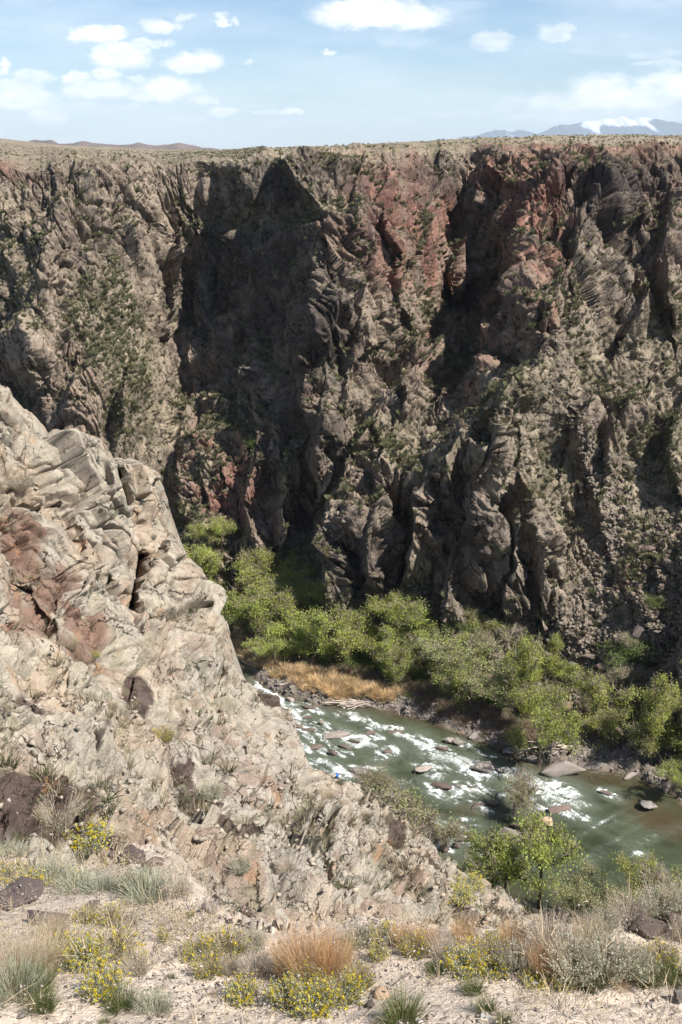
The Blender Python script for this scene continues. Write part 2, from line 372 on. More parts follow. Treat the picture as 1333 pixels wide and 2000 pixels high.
w3 = .16 * fbm(X / 4, Yy / 4, Z / 4, 2, 43)
Zs = Z; Ss = S
xw, yw, zw = X + w1 + w3, Yy - w2 + w3, Z + w2 - w3
amp_mod = 0.8 + 0.6 * vnoise(X / 30, Yy / 30, Z / 30, 77)
f1, e1, c1 = facets3(xw, yw, zw, (13, 17, 40), (.5, .12), 101, .9, .7, flat=.42, mixe=.6, sp=sp)
f2, e2, c2 = facets3(xw, yw, zw, (5.6, 8.0, 17), (.35, .16), 111, 1.0, .8, flat=.4, mixe=.5, sp=sp)
f3, e3, c3 = facets3(xw, yw, zw, (2.4, 3.2, 6.5), (.6, .2), 121, 1.1, flat=.4, mixe=.4, sp=sp)
f4, e4, c4 = facets3(xw, yw, zw, (1.2, 1.5, 3.0), (.2, .3), 131, 1.4, mixe=.3, sp=sp)
f5, e5, c5 = facets3(xw, yw, zw, (.7, .7, 1.0), (.8, -.3), 141, 1.3, sp=sp)
rid = 1 - np.abs(fbm((X + .5 * Yy + w1) / 11, (Yy - .3 * X) / 16, Z / 40, 4, 51))
brk = smooth(fbm(X / 13, Yy / 13, Z / 20, 3, 79), -.35, .45)          # 0 = sound faces, 1 = shattered
rock = 4.6 * f1 + 3.5 * f2 * att(3) + (1.0 + 1.1 * brk) * f3 * att(1.2) + (.35 + .75 * brk) * f4 * att(.6) + (.16 + .3 * brk) * f5 * att(.4) + 4.4 * (rid - 0.6) + (.2 + .35 * brk) * fbm(X / 2.2, Yy / 2.2, Z / 3.5, 4, 53) * att(.8)
rock -= 1.0 * np.exp(-(e2 / .05) ** 2) + 0.5 * np.exp(-(e3 / .05) ** 2)
ck = np.abs(fbm((xw * .9 + yw * .5 + zw * .2) / 6, (yw - .4 * xw) / 9, zw / 30, 3, 57)); rock -= 2.0 * np.exp(-(ck / .045) ** 2) * att(.8)
ck2 = np.abs(fbm((xw * .9 + yw * .5 - zw * .35) / 3.2, (yw - .4 * xw) / 5, (zw + .3 * xw) / 9, 3, 59)); rock -= 1.0 * np.exp(-(ck2 / .05) ** 2) * att(.5)
soft = 1.0 * fbm(X / 9, Yy / 9, Z / 9, 5, 61) + .4 * f4 + .55 * f3 + .8 * f2 + .3 * f5
rubble = 0.5 * np.maximum(0, _h(np.floor(S / .9), np.floor(Z / .9), S * 0, 9) - 0.5)
disp = (rock * (1 - tal) + (soft + rubble) * tal) * wallm
plat = 1 - np.clip(wallm * 2, 0, 1)
dist_f = np.clip(300 / np.maximum(Yy, 1), 0, 1)
hz = plat * (0.5 * fbm(X / 6, Yy / 6, Yy * 0, 4, 71) + 0.9 * fbm(X / 30, Yy / 30, Yy * 0, 3, 73))
near_rim = plat * smooth(Yy, 420, 300)
hz += near_rim * np.maximum(0, f3) * .7
P_all = P_all + Nn * disp[..., None]
P_all[..., 2] += hz
# the rock's colours, with shade of the recesses painted in
base = np.zeros(P_all.shape)
cA = np.array([0.35, 0.28, 0.215]); cB = np.array([0.13, 0.098, 0.078]); cRed = np.array([0.24, 0.125, 0.095]); cVarnishShade = np.array([0.088, 0.070, 0.064]); cTal = np.array([0.36, 0.30, 0.215]); cGreen = np.array([0.125, 0.12, 0.065])
cSoil = np.array([0.42, 0.34, 0.245])
m = np.clip(0.5 + 0.55 * (c3 - .5) + 0.5 * (c4 - .5) + 0.6 * (c2 - .5) + 0.4 * fbm(X / 8, Yy / 8, Z / 8, 4, 81), 0, 1)[..., None]
base = cA * m + cB * (1 - m)
stk = fbm(xw / 1.6, yw / 1.6, zw / 14, 4, 96)
rd = np.clip(blob(uall, vall, RED) * (0.62 + 0.6 * fbm(X / 10, Yy / 10, Z / 16, 4, 91) + .35 * stk + 1.1 * (c2 - .5) + 0.9 * (c3 - .5)), 0, 1)[..., None]
base = base * (1 - rd) + (cRed * (0.65 + 0.7 * c3[..., None])) * rd
dk = np.clip(blob(uall, vall, VARNISH_SHADE) * (0.85 + 0.7 * fbm(X / 7, Yy / 7, Z / 14, 4, 95) + .5 * stk + 0.9 * (c2 - .5) + .6 * (c3 - .5)), 0, 1)[..., None]
base = base * (1 - dk) + cVarnishShade * dk  # varnish and painted recess shade laid over the base
lg = np.clip(0.4 * smooth(fbm(X / 12, Yy / 12, Z / 12, 5, 97), 0.3, 0.8), 0, 1)[..., None]
base = base * (1 - lg) + np.array([0.24, 0.21, 0.17]) * lg
N2 = grid_normals(P_all); N2 = np.where((N2 * P_all).sum(2, keepdims=True) > 0, -N2, N2)
flat = smooth(Nn[..., 2] * 0.4 + N2[..., 2] * 0.6, 0.42, 0.75)
tc_ = cTal * (0.8 + 0.35 * fbm(X / 3, Yy / 3, Z / 3, 4, 99))[..., None]
gr = smooth(fbm(X / 2.2, Yy / 2.2, Z / 2.2, 4, 103), 0.0, 0.5)[..., None] * .75
tc_ = tc_ * (1 - gr) + cGreen * gr
k = np.clip(tal * 0.8 + flat * 0.4, 0, 1)[..., None] * (1 - 0.5 * rd)
base = base * (1 - k) + tc_ * k
scree = np.clip(blob(uall, vall, [(1150,900,18,120,-30,1),(1180,1060,16,70,5,1),(1130,1250,60,110,8,.9),(640,1060,40,12,-30,1)]) * 1.1, 0, 1)[..., None] * (0.7 + 0.3 * (c4[..., None] > .3))
base = base * (1 - scree) + np.array([0.25, 0.205, 0.16]) * (0.7 + .5 * c4[..., None]) * scree
pl = plat[..., None]
soil = cSoil * (0.85 + 0.25 * fbm(X / 25, Yy / 60, Z * 0, 4, 107))[..., None]
sg = smooth(fbm(X / 3.5, Yy / 6, Z * 0, 4, 109), 0.05, 0.45)[..., None] * .6
soil = soil * (1 - sg) + np.array([0.25, 0.225, 0.135]) * sg
rr = np.clip(near_rim * smooth(uall, 880, 980) + near_rim * smooth(uall, 60, 10), 0, 1)[..., None] * (0.35 + 0.5 * c3[..., None])
soil = soil * (1 - rr) + cRed * 1.15 * rr
base = base * (1 - pl) + soil * pl
M_WALL = attr_rock('canyon rock', 0.35, 2.2, bump=0.5, bdist=0.25, var=0.35, stretch=(1, 1, .7), speck=.34, crack=[(.24, .035, .9, (.1, .2, .4), (1, 1, .45), .42, .5), (.75, .05, .35, (.3, .1, .2), (1, 1, .6), .46, .6)])
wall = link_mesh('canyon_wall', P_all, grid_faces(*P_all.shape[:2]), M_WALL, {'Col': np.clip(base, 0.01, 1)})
tag(wall, kind='structure')

Pw, tal_w, flat_w, wallm_w, uall_w, vall_w = P_all, tal, flat, wallm, uall, vall
# ------------------------------------------------------------------ valley floor, river
def shade_pts(pts): return [at_z(u, v) for u, v in pts]
FAR_EDGE = [(-260,1170),(100,1190),(330,1215),(430,1262),(480,1302),(520,1338),(560,1362),(620,1376),(700,1380),(760,1386),(830,1402),(900,1432),(940,1452),(1000,1476),(1060,1492),(1130,1502),(1180,1510),(1240,1516),(1290,1545),(1333,1582),(1450,1640),(1700,1700),(2100,1760)]
NEAR_EDGE = [(-260,1225),(100,1250),(300,1300),(400,1420),(520,1540),(700,1640),(840,1688),(900,1716),(960,1745),(1050,1785),(1200,1790),(1333,1800),(1500,1840),(1800,1900),(2300,1990)]
FE = np.array(shade_pts(FAR_EDGE)); NE = np.array(shade_pts(NEAR_EDGE))
def river_sd(x, y):
    """>0 inside the water by that many metres; <0 outside. second value: which bank (1 far, 0 near)"""
    def dist(poly):
        best = np.full(x.shape, 1e9); side = np.zeros(x.shape)
        for (x0, y0), (x1, y1) in zip(poly[:-1], poly[1:]):
            ex, ey = x1 - x0, y1 - y0; t = np.clip(((x - x0) * ex + (y - y0) * ey) / (ex * ex + ey * ey), 0, 1)
            d = np.hypot(x - x0 - t * ex, y - y0 - t * ey); s = np.sign(ex * (y - y0) - ey * (x - x0)); m = d < best
            best = np.where(m, d, best); side = np.where(m, s, side)
        return best * side
    df = -dist(FE); dn = dist(NE)          # positive on the water's side of each bank
    return np.minimum(df, dn), (df < dn)
xs = np.arange(-80, 190, 0.45); ys = np.arange(64, 262, 0.45)
GX, GY = np.meshgrid(xs, ys)
sd, farb = river_sd(GX, GY)
sd = sd + 1.1 * fbm(GX / 5, GY / 5, GX * 0, 4, 201)
out = np.maximum(0, -sd)
bank_f = 0.55 * smooth(out, 0, 2.0) + 0.14 * np.minimum(out, 60)
bank_n = 0.9 * smooth(out, 0, 2.5) + 0.42 * np.minimum(out, 30)
Zg = WZ + np.where(farb, bank_f, bank_n) - 1.6 * smooth(sd, 0, 3)
fA, eA, cA_ = facets(GX / 2.3, GY / 1.9, 211, 1.0); fB, eB, cB_ = facets(GX / .95, GY / .9, 215, 1.0)
stone = smooth(out, 0.0, .5) * smooth(out, 11, 4)
Zg = Zg + stone * (0.8 * np.maximum(0, fA + .1) + 0.5 * fB - 0.25 * np.exp(-(eB / .15) ** 2)) + 0.35 * fbm(GX / 3, GY / 3, GX * 0, 4, 221) * smooth(out, 3, 8)
sandc = np.array([0.25, 0.19, 0.125]); stc = np.array([0.24, 0.20, 0.165]); grn = np.array([0.12, 0.13, 0.06]); brn = np.array([0.10, 0.06, 0.038])
cc = sandc * (0.8 + .3 * fbm(GX / 4, GY / 4, GX * 0, 4, 231))[..., None]
g_ = smooth(fbm(GX / 3, GY / 3, GX * 0, 4, 233), -.1, .4)[..., None] * .7; cc = cc * (1 - g_) + grn * g_
s_ = stone[..., None]; cc = cc * (1 - s_) + stc * (0.45 + .8 * cB_[..., None]) * s_
b_ = smooth(sd, -.2, .4)[..., None]; cc = cc * (1 - b_) + brn * b_
M_FLOOR = attr_rock('valley floor', 0.8, 4.0, bump=0.7, bdist=0.15, var=0.3)
VP = np.stack([GX, GY, Zg], 2)
floor = link_mesh('valley_terrain', VP, grid_faces(*GX.shape), M_FLOOR, {'Col': np.clip(cc, .01, 1)})
tag(floor, kind='structure')

GXf, GYf, Zgf, outf, farf = GX, GY, Zg, out, farb
# water surface
xs = np.arange(-70, 150, 0.22); ys = np.arange(84, 232, 0.22)
GX, GY = np.meshgrid(xs, ys)
sdw, _ = river_sd(GX, GY)
# world -> photo pixel, to put rapids where the river has them
den = GY * CP - WZ * SP
pu = 666.5 + F * GX / den; pv = 1000 - F * (GY * SP + WZ * CP) / den
FOAM = [(520,1345,26,16,20,1),(560,1395,36,30,30,1),(610,1430,50,20,20,.65),(575,1455,34,16,20,1),(640,1498,40,12,22,1),(600,1500,25,20,20,.9),(690,1400,40,10,10,.6),
 (700,1440,40,10,20,1),(740,1420,22,8,10,.75),(757,1470,28,12,-20,.95),(775,1425,14,6,0,.9),(830,1455,34,14,30,.85),(860,1480,40,14,20,.9),(700,1508,30,8,-15,.9),
 (740,1500,20,8,0,.6),(900,1490,40,12,15,1),(850,1545,26,10,30,1),(850,1500,34,12,10,.8),(930,1510,40,16,12,.95),(990,1510,40,12,8,.8),(1050,1545,60,20,22,1.15),(1090,1548,38,20,15,1.2),
 (1040,1575,40,8,10,.8),(1130,1572,24,8,5,.95),(930,1540,40,14,10,.6),(860,1640,30,16,20,1),(905,1620,34,8,-10,.6),(990,1665,24,14,20,1.1),(960,1680,50,14,0,.7),(900,1600,34,6,0,.5),
 (1240,1668,16,5,0,.9),(1170,1610,44,4,-30,.42),(1200,1640,50,4,-30,.3),(1180,1543,18,4,0,.8),(1160,1585,40,4,-25,.3),(1000,1555,34,10,0,.5),(780,1530,34,10,0,.4),(680,1470,34,10,0,.45),(640,1460,30,10,0,.5),(800,1440,40,10,20,.35),(950,1475,30,6,20,.5),
 (770,1385,30,6,0,.3),(1260,1640,60,8,-20,.3),(1290,1700,60,8,-10,.25),(900,1560,40,14,0,.45),(1220,1600,50,6,-20,.22),(1150,1680,50,10,-20,.25)]
ROCKS = [(655,1433,48),(942,1496,40),(825,1502,34),(862,1532,38),(699,1504,28),(735,1518,24),(652,1468,20),(616,1457,26),(603,1424,24),(628,1408,14),(722,1430,24),(772,1428,28),(756,1467,18),(862,1461,26),(894,1447,22),(904,1640,28),(868,1654,18),(838,1598,36),(1094,1577,46),(1181,1547,26),(931,1573,28),(690,1446,26),(600,1400,18),(604,1380,26),(898,1534,22)]
for (u_, v_, w_) in ROCKS: FOAM += [(u_ + .55 * w_, v_ + .30 * w_, .75 * w_, .16 * w_ + 2, 20, .85), (u_ - .1 * w_, v_ - .22 * w_, .55 * w_, 3, 10, .7)]
fm = blob(pu, pv, FOAM)
# flow runs roughly down-right in the picture: +x and -y
th = math.radians(-33); fx = GX * math.cos(th) + GY * math.sin(th); fy = -GX * math.sin(th) + GY * math.cos(th)
wx = 2.2 * fbm(GX / 5, GY / 5, GX * 0, 3, 301); wy = 1.4 * fbm(GX / 4, GY / 4, GX * 0, 3, 305)
st = fbm((fx + wx) / 2.4, (fy + wy) / 0.62, GX * 0, 5, 311, .68)
st2 = 1 - np.abs(fbm((fx + wx) / 2.2, (fy + wy * 1.5) / 0.6, GX * 0, 4, 313)) * 2.0
inr = smooth(sdw, 0, 1.5)
calm = smooth(pu, 1120, 1200) * smooth(pv, 1520, 1560)
rap = 0.16 * (1 - calm) * smooth(fbm(GX / 6, GY / 6, GX * 0, 3, 331), -0.2, .5) + 0.04
foam = np.clip((fm * 1.15 + rap) * (0.8 + 0.75 * st) + 0.28 * st2 * (fm + rap * 1.6) - 0.24, 0, 1) 
foam = smooth(foam, 0.02, .85)
fl = 1 - np.abs(fbm((fx + wx * 1.3) / 2.6, (fy + wy * 1.6) / .5, GX * 0, 4, 317)); foam = np.clip(foam * (.55 + .6 * smooth(fl, .6, .97)) + .35 * smooth(fl, .90, 1.0) * np.clip(fm * 1.5 + rap * 2.2, 0, 1), 0, 1)
edge = np.exp(-((sdw - .2) / .35) ** 2) * .3 * (1 - calm); foam = np.clip(foam + edge * (st > .1), 0, 1)
hgt = 0.12 * fbm((fx + wx) / 3, (fy + wy) / 1.1, GX * 0, 5, 321) * (1 - .65 * calm) + 0.42 * fm * np.maximum(0, fbm(fx / 2.4, fy / 1.1, GX * 0, 4, 323) + .3) + foam * .12 * vnoise(GX * 2.2, GY * 2.2, GX * 0, 325)
shal = np.clip(smooth(sdw, 6, 0) * (0.4 + .6 * smooth(fbm(GX / 4, GY / 4, GX * 0, 3, 335), -.3, .5)), 0, 1)
shal = np.maximum(shal, blob(pu, pv, [(880,1410,110,20,18,.65),(1290,1600,80,30,25,.95),(1240,1530,80,14,10,.8),(940,1580,60,16,0,.7),(1180,1530,60,12,0,.6),(700,1385,60,8,0,.7),(1120,1580,30,8,0,.6),(880,1640,30,14,0,.5),(760,1530,30,12,0,.5)]))
milk = np.clip(blob(pu, pv, [(u, v, a * 1.8, b * 1.9, r, s) for (u, v, a, b, r, s) in FOAM]) * 0.7 + .1 * st, 0, 1)
deep = np.array([0.040, 0.050, 0.024]); grnw = np.array([0.10, 0.12, 0.066]); brw = np.array([0.095, 0.066, 0.034]); ml = np.array([0.26, 0.30, 0.24])
wc = deep + (grnw - deep) * np.clip(.35 + .5 * fbm((fx + wx) / 6, fy / 2, GX * 0, 4, 341), 0, 1)[..., None]
wc = wc * (1 - shal[..., None] * .8) + brw * shal[..., None] * .8
wc = wc * (1 - .6 * milk[..., None]) + ml * .6 * milk[..., None]
k = N('river water'); b = k.b
a1 = k.node('ShaderNodeVertexColor', layer_name='Col'); a2 = k.node('ShaderNodeVertexColor', layer_name='Foam')
tc = k.node('ShaderNodeTexCoord'); nz = k.node('ShaderNodeTexNoise', Scale=3.4, Detail=8.0, Roughness=.75); k.link(tc.outputs['Object'], nz.inputs['Vector'])
mr = k.node('ShaderNodeMapRange'); mr.inputs[1].default_value = .3; mr.inputs[2].default_value = .7; mr.inputs[3].default_value = -.75; mr.inputs[4].default_value = .65; k.link(nz.outputs['Fac'], mr.inputs[0])
sx = k.node('ShaderNodeSeparateColor'); k.link(a2.outputs['Color'], sx.inputs[0])
ad = k.node('ShaderNodeMath', operation='ADD'); k.link(sx.outputs[0], ad.inputs[0]); k.link(mr.outputs[0], ad.inputs[1])
gm = k.node('ShaderNodeMath', operation='MULTIPLY'); k.link(ad.outputs[0], gm.inputs[0]); k.link(sx.outputs[0], gm.inputs[1])
sm = k.node('ShaderNodeMath', operation='ADD'); k.link(gm.outputs[0], sm.inputs[0]); sm.inputs[1].default_value = 0; sm.use_clamp = True
mx = k.node('ShaderNodeMix', data_type='RGBA'); k.link(sm.outputs[0], mx.inputs['Factor']); k.link(a1.outputs['Color'], mx.inputs[6]); mx.inputs[7].default_value = (.78, .80, .79, 1)
k.link(mx.outputs[2], b.inputs['Base Color'])
rg = k.node('ShaderNodeMapRange'); rg.inputs[3].default_value = .2; rg.inputs[4].default_value = .75; k.link(sx.outputs[0], rg.inputs[0]); k.link(rg.outputs[0], b.inputs['Roughness'])
b.inputs['IOR'].default_value = 1.33
mp = k.node('ShaderNodeMapping'); mp.inputs['Rotation'].default_value = (0, 0, math.radians(33)); mp.inputs['Scale'].default_value = (.9, 2.2, 1); k.link(tc.outputs['Object'], mp.inputs[0])
n3 = k.node('ShaderNodeTexNoise', Scale=1.3, Detail=7.0, Roughness=.6); k.link(mp.outputs[0], n3.inputs['Vector'])
bp = k.node('ShaderNodeBump', Strength=.55, Distance=.35); k.link(n3.outputs['Fac'], bp.inputs['Height']); k.link(bp.outputs[0], b.inputs['Normal'])
wc = wc * .62
WP = np.stack([GX, GY, WZ + hgt * inr], 2)
Fw = grid_faces(*GX.shape); keep = (sdw.ravel()[Fw].max(1) > -2.2); Fw = Fw[keep]
used = np.zeros(GX.size, bool); used[Fw.ravel()] = True; idx = np.cumsum(used) - 1
water = link_mesh('river_water', WP.reshape(-1, 3)[used], idx[Fw], k.m, {'Col': wc.reshape(-1, 3)[used], 'Foam': np.repeat(foam.reshape(-1, 1), 3, 1)[used]}, smooth_shade=True)
tag(water, kind='structure')
# ------------------------------------------------------------------ near side: the rocky spur on the left and the ledge underfoot
TOPV = [(-600,640),(-200,700),(0,752),(30,790),(50,800),(62,848),(80,846),(140,838),(180,850),(198,898),(215,894),(270,905),(290,925),(296,975),(310,985),(330,1050),(362,1110),(395,1150),(408,1172),(412,1205),(424,1222),(436,1290),(455,1318),(500,1350),(530,1370),(548,1418),(562,1452),(580,1506),(610,1530),(640,1548),(700,1576),(760,1600),(830,1650),(880,1705),(930,1732),(975,1752),(1010,1782),(1060,1830),(1150,1870),(1333,1890),(1600,1900),(2000,1905)]
NC = []
def nrow(v, *a):
    for i in range(0, len(a), 2): NC.append((a[i], v, math.log(a[i + 1])))
nrow(640, -600,34, -200,38, 100,42, 400,46)
nrow(780, -600,30, -200,35, 0,39, 100,41, 400,45)
nrow(900, -600,26, -200,32, 0,37, 120,40, 200,41.5, 290,43, 420,46)
nrow(1050, -600,22, -200,28, 0,33, 120,37, 220,39.5, 330,43, 450,46)
nrow(1180, -600,18, -200,24, 0,29.5, 120,33.5, 250,38, 330,40.5, 405,43, 500,46)
nrow(1290, -600,16, -200,20, 0,26, 120,29, 250,33, 380,37.5, 440,40, 520,43)
nrow(1400, -600,14, -200,17, 0,22, 120,25, 300,30, 450,35, 550,40, 700,45)
nrow(1520, -600,13, -200,15, 0,18.5, 150,21, 300,24.5, 450,30, 600,36.5, 700,41, 850,46)
nrow(1610, -600,12, -200,13.5, 0,15.5, 150,17.5, 300,21, 450,25, 600,30.5, 750,37, 850,42, 1000,46)
nrow(1700, -600,11, 0,13.5, 150,15, 300,17.5, 450,20.5, 600,24.5, 750,29.5, 880,36, 1000,42)
nrow(1800, -600,10, 0,12, 300,14.5, 450,16.5, 600,19, 750,23, 880,28, 1000,34, 1100,38, 1333,42)
nrow(1950, -600,9, 0,10.5, 450,13.5, 750,17, 1000,22, 1333,28)
NC = np.array(NC)
NF = rbf_fit(NC, 1e-3)
def near_depth(u, v): return np.exp(rbf_eval(NF, u, v))
U = np.concatenate([np.arange(-500, -60, 6.0), np.arange(-60, 1400, 1.4 * Q), np.arange(1400, 1700, 6.0)]); nC = len(U)
tu = interp(U, TOPV) + 5 * fbm(U / 16.0, U * 0, U * 0, 4, 401) * smooth(U, 1100, 900)
VB = 1930.0
nR = int(1050 / Q)
tt = np.linspace(0, 1, nR)
vv = tu[None] + (VB - tu[None]) * tt[::4, None]; uu = np.broadcast_to(U, vv.shape).copy()
# spend the rows where the slope runs away from the eye
yl = near_depth(uu, vv); arc = np.hypot(np.diff(vv, axis=0), 260 * np.diff(np.log(yl), axis=0)); arc = np.concatenate([np.zeros((1, nC)), np.cumsum(arc, 0)], 0)
arc /= arc[-1:]
vv = np.stack([np.interp(tt, arc[:, j], vv[:, j]) for j in range(nC)], 1); uu = np.broadcast_to(U, vv.shape).copy()
Yd = near_depth(uu, vv)
# the face bends away as it nears its own skyline
ed = (vv - tu[None])
Yd = Yd * (1 + 0.03 * np.exp(-ed / 14.0))
# big blocks, gashes and ledges of the spur
def gash(pts, depth, w):
    return crest(uu, vv, pts, depth, w, w)
rel = np.zeros(vv.shape)
CR = [([(198,895),(200,960),(150,1010),(140,1080)], 3.0, 10, 90), ([(60,850),(70,900),(30,960),(0,990)], 2.0, 10, 90), ([(320,1060),(285,1120),(262,1200),(258,1260)], 3.0, 7, 120), ([(0,1000),(60,1080),(90,1180)], 1.8, 14, 80), ([(340,1510),(370,1590),(420,1700)], 1.6, 8, 40),
      ([(225,1440),(270,1480)], 1.4, 6, 36), ([(600,1640),(610,1690),(640,1740)], 2.2, 7, 50), ([(750,1610),(790,1660)], 2.0, 7, 30), ([(120,1380),(150,1480),(160,1540)], 1.4, 8, 60), ([(560,1620),(575,1680)], 1.6, 7, 34)]
for pts, a, wl, wr in CR: rel += crest(uu, vv, pts, a, wl, wr)
G = [([(262,1205),(300,1225),(345,1215),(375,1200)], 1.7, 13), ([(268,1090),(262,1150),(256,1190)], 3.4, 6), ([(20,985),(60,1000),(110,990)], 1.4, 8), ([(205,1130),(196,1185)], 1.2, 5),
     ([(225,1435),(250,1460),(300,1485)], 1.3, 9), ([(45,1380),(52,1430)], .8, 4), ([(150,1500),(165,1545),(190,1550)], 1.1, 6), ([(18,1540),(35,1560),(100,1590)], .6, 4), ([(115,1420),(130,1425)], .8, 7),
     ([(430,1300),(437,1380)], 1.8, 4), ([(300,1500),(320,1530)], .9, 6), ([(612,1680),(618,1730)], 1.6, 5), ([(585,1650),(590,1720)], 1.0, 4), ([(350,1440),(370,1500)], .6, 4), ([(520,1520),(545,1580)], .8, 4),
     ([(0,1140),(60,1210),(95,1240)], 1.2, 7), ([(235,985),(215,930)], 1.6, 5), ([(550,1770),(520,1700)], .7, 4), ([(480,1460),(500,1500)], .8, 4)]
rel = rel * .4
for pts, a, w in G: rel -= gash(pts, a, w)
RELK = .8
Yd = Yd - rel * RELK * np.clip(Yd / 30, .1, 1.2)
dx, dz = ray(uu, vv)
P = np.stack([dx * Yd, Yd, dz * Yd], 2)
# behind the skyline it falls away to the river
back = []
bk = np.array([(0.25, .12), (0.6, 0.4), (1.1, 1.0), (1.6, 2.0), (2.5, 4), (3.5, 6.5), (5, 10), (7, 15), (9.5, 22), (12, 30), (15, 42), (18, 55), (21, 80), (24, 110)])
for t in np.linspace(0, 1, 60)[1:]:
    a = np.interp(t * 13, range(14), bk[:, 0]); b_ = np.interp(t * 13, range(14), bk[:, 1])
    q = P[0].copy(); sc_ = np.clip(q[:, 1] / 40, .12, 1); q[:, 0] += 0.35 * a * sc_; q[:, 1] += a * sc_; q[:, 2] -= b_ * sc_; back.append(q)
back = np.array(back[::-1]); nb = len(back)
P = np.concatenate([back, P], 0)
uall = np.broadcast_to(U, P.shape[:2]); vall = np.concatenate([np.broadcast_to(tu[None], (nb, nC)), vv], 0)
X, Y, Z = P[..., 0], P[..., 1], P[..., 2]
Nn = grid_normals(P); Nn = np.where((Nn * P).sum(2, keepdims=True) > 0, -Nn, Nn)
K = 40
for ax in (0, 1):
    cs = np.cumsum(np.concatenate([np.repeat(np.take(Nn, [0], ax), K, ax), Nn, np.repeat(np.take(Nn, [-1], ax), K, ax)], ax), ax)
    Nn = (np.take(cs, range(2 * K, cs.shape[ax]), ax) - np.take(cs, range(0, cs.shape[ax] - 2 * K), ax))
Nn /= np.linalg.norm(Nn, axis=2, keepdims=True) + 1e-9
# mask: soil underfoot (0) .. rock (1)
soilm = np.zeros(P.shape[:2])
rockm = 1 - soilm
massive = np.clip(blob(uall, vall, [(200,1040,190,190,0,1),(60,900,140,90,0,1),(340,1150,80,110,20,1),(40,1180,90,130,0,.8)]), 0, 1)
sz = np.clip(Y / 40, .14, 1.3)                # blocks look smaller further, so their size grows only mildly with distance
A_ = X * .75 + 0.65 * Y; B_ = Z + 0.25 * X
sp = np.linalg.norm(np.gradient(P, axis=0), axis=2); sp = np.maximum(sp, np.linalg.norm(np.gradient(P, axis=1), axis=2))
att = lambda size: smooth(size / np.maximum(sp, 1e-3), 1.5, 4.0)
w1 = .6 * fbm(X / 8, Y / 8, Z / 8, 2, 411); w2 = .6 * fbm(X / 8, Y / 8, Z / 8, 2, 417); w3 = .05 * fbm(X / 1.2, Y / 1.2, Z / 1.2, 2, 413)
xw, yw, zw = X + w1 + w3, Y - w2 + w3, Z + w2 - w3
f1, e1, c1 = facets3(xw, yw, zw, (5, 5, 7.5), (.5, .35), 421, .8, .8, flat=.42, mixe=.5, sp=sp)
f2, e2, c2 = facets3(xw, yw, zw, (2.3, 2.2, 3.1), (.5, .4), 431, 1.0, .8, flat=.42, mixe=.45, sp=sp)
f3, e3, c3 = facets3(xw, yw, zw, (.95, 1, 1.3), (.4, .45), 441, 1.1, .9, flat=.42, sp=sp)
f4, e4, c4 = facets3(xw, yw, zw, (.36, .38, .44), (.6, .4), 451, 1.2, sp=sp)
f5, e5, c5 = facets3(xw, yw, zw, (.15, .15, .2), (.2, .5), 461, 1.3, sp=sp)
far = smooth(Y, 9, 24); mid = smooth(Y, 3.5, 8)
backf = np.concatenate([np.linspace(0, 1, nb) ** 2, np.ones(P.shape[0] - nb)])[:, None]
cr = np.clip(vnoise(X / 3, Y / 3, Z / 3, 471) * .7 + .6, 0, 1.2)
disp = .95 * f1 * far * att(2) + .8 * f2 * far * att(1) + (.45 - .08 * massive) * f3 * cr * mid * att(.4) + (.16 - .03 * massive) * f4 * cr * att(.15) + .04 * f5 * att(.1)
disp -= far * att(.6) * ((.2 + .15 * massive) * np.exp(-(e2 / .035) ** 2)) + mid * att(.3) * .1 * np.exp(-(e3 / .06) ** 2) * cr
ck = np.abs(fbm((xw * .8 + yw * .6 + .5 * zw) / 2.6, (yw - .4 * xw) / 4, (zw - .5 * xw) / 9, 3, 487)); disp -= .8 * np.exp(-(ck / .022) ** 2) * far * att(.3)
ck2 = np.abs(fbm((zw + .3 * xw + .2 * yw) / 1.4, (yw - .4 * xw) / 5, (xw - .3 * zw) / 4, 3, 489)); disp -= .28 * np.exp(-(ck2 / .035) ** 2) * mid * att(.3)
disp += .22 * fbm(X / 1.5, Y / 1.5, Z / 1.5, 5, 481) * mid * att(.5) + far * .15 * fbm(X / 6, Y / 6, Z / 6, 3, 483)
dist_amp = smooth(np.concatenate([np.zeros((nb, nC)), ed], 0), -5, 20) * .6 + .4
grd = .05 * fbm(X / .8, Y / .8, Z / .8, 4, 491) + .012 * np.maximum(0, f5) + .008 * vnoise(X / .03, Y / .03, Z / .03, 493)
P = P + Nn * (disp * rockm * dist_amp * backf + grd * soilm)[..., None]
# colours
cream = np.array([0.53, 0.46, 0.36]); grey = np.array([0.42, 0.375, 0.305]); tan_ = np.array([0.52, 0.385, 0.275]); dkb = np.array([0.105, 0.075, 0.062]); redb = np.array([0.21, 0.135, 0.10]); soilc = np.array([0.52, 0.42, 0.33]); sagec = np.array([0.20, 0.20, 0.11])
m = np.clip(.5 + .5 * (c3 - .5) + .5 * (c4 - .5) + .35 * (c5 - .5) + .35 * fbm(X / 3, Y / 3, Z / 3, 4, 501), 0, 1)[..., None]
base = cream * m + grey * (1 - m)
t_ = smooth(.5 * fbm(X / 2.2, Y / 2.2, Z / 2.2, 4, 503) + .9 * (c3 - .5), .2, .5)[..., None] * .6
base = base * (1 - t_) + tan_ * t_
gg = np.clip(blob(uall, vall, [(480,1540,180,130,30,.7),(620,1680,120,90,0,.8),(560,1700,80,80,0,.8),(360,1330,80,80,0,.5)]), 0, 1)[..., None]
base = base * (1 - gg) + np.array([.46, .41, .34]) * (0.8 + .35 * c3[..., None]) * gg
pt = smooth(c3 * .6 + .4 * c4 + .25 * fbm(X / 1, Y / 1, Z / 1, 3, 505), .78, .95)[..., None] * .75 * (1 - massive[..., None] * .5)
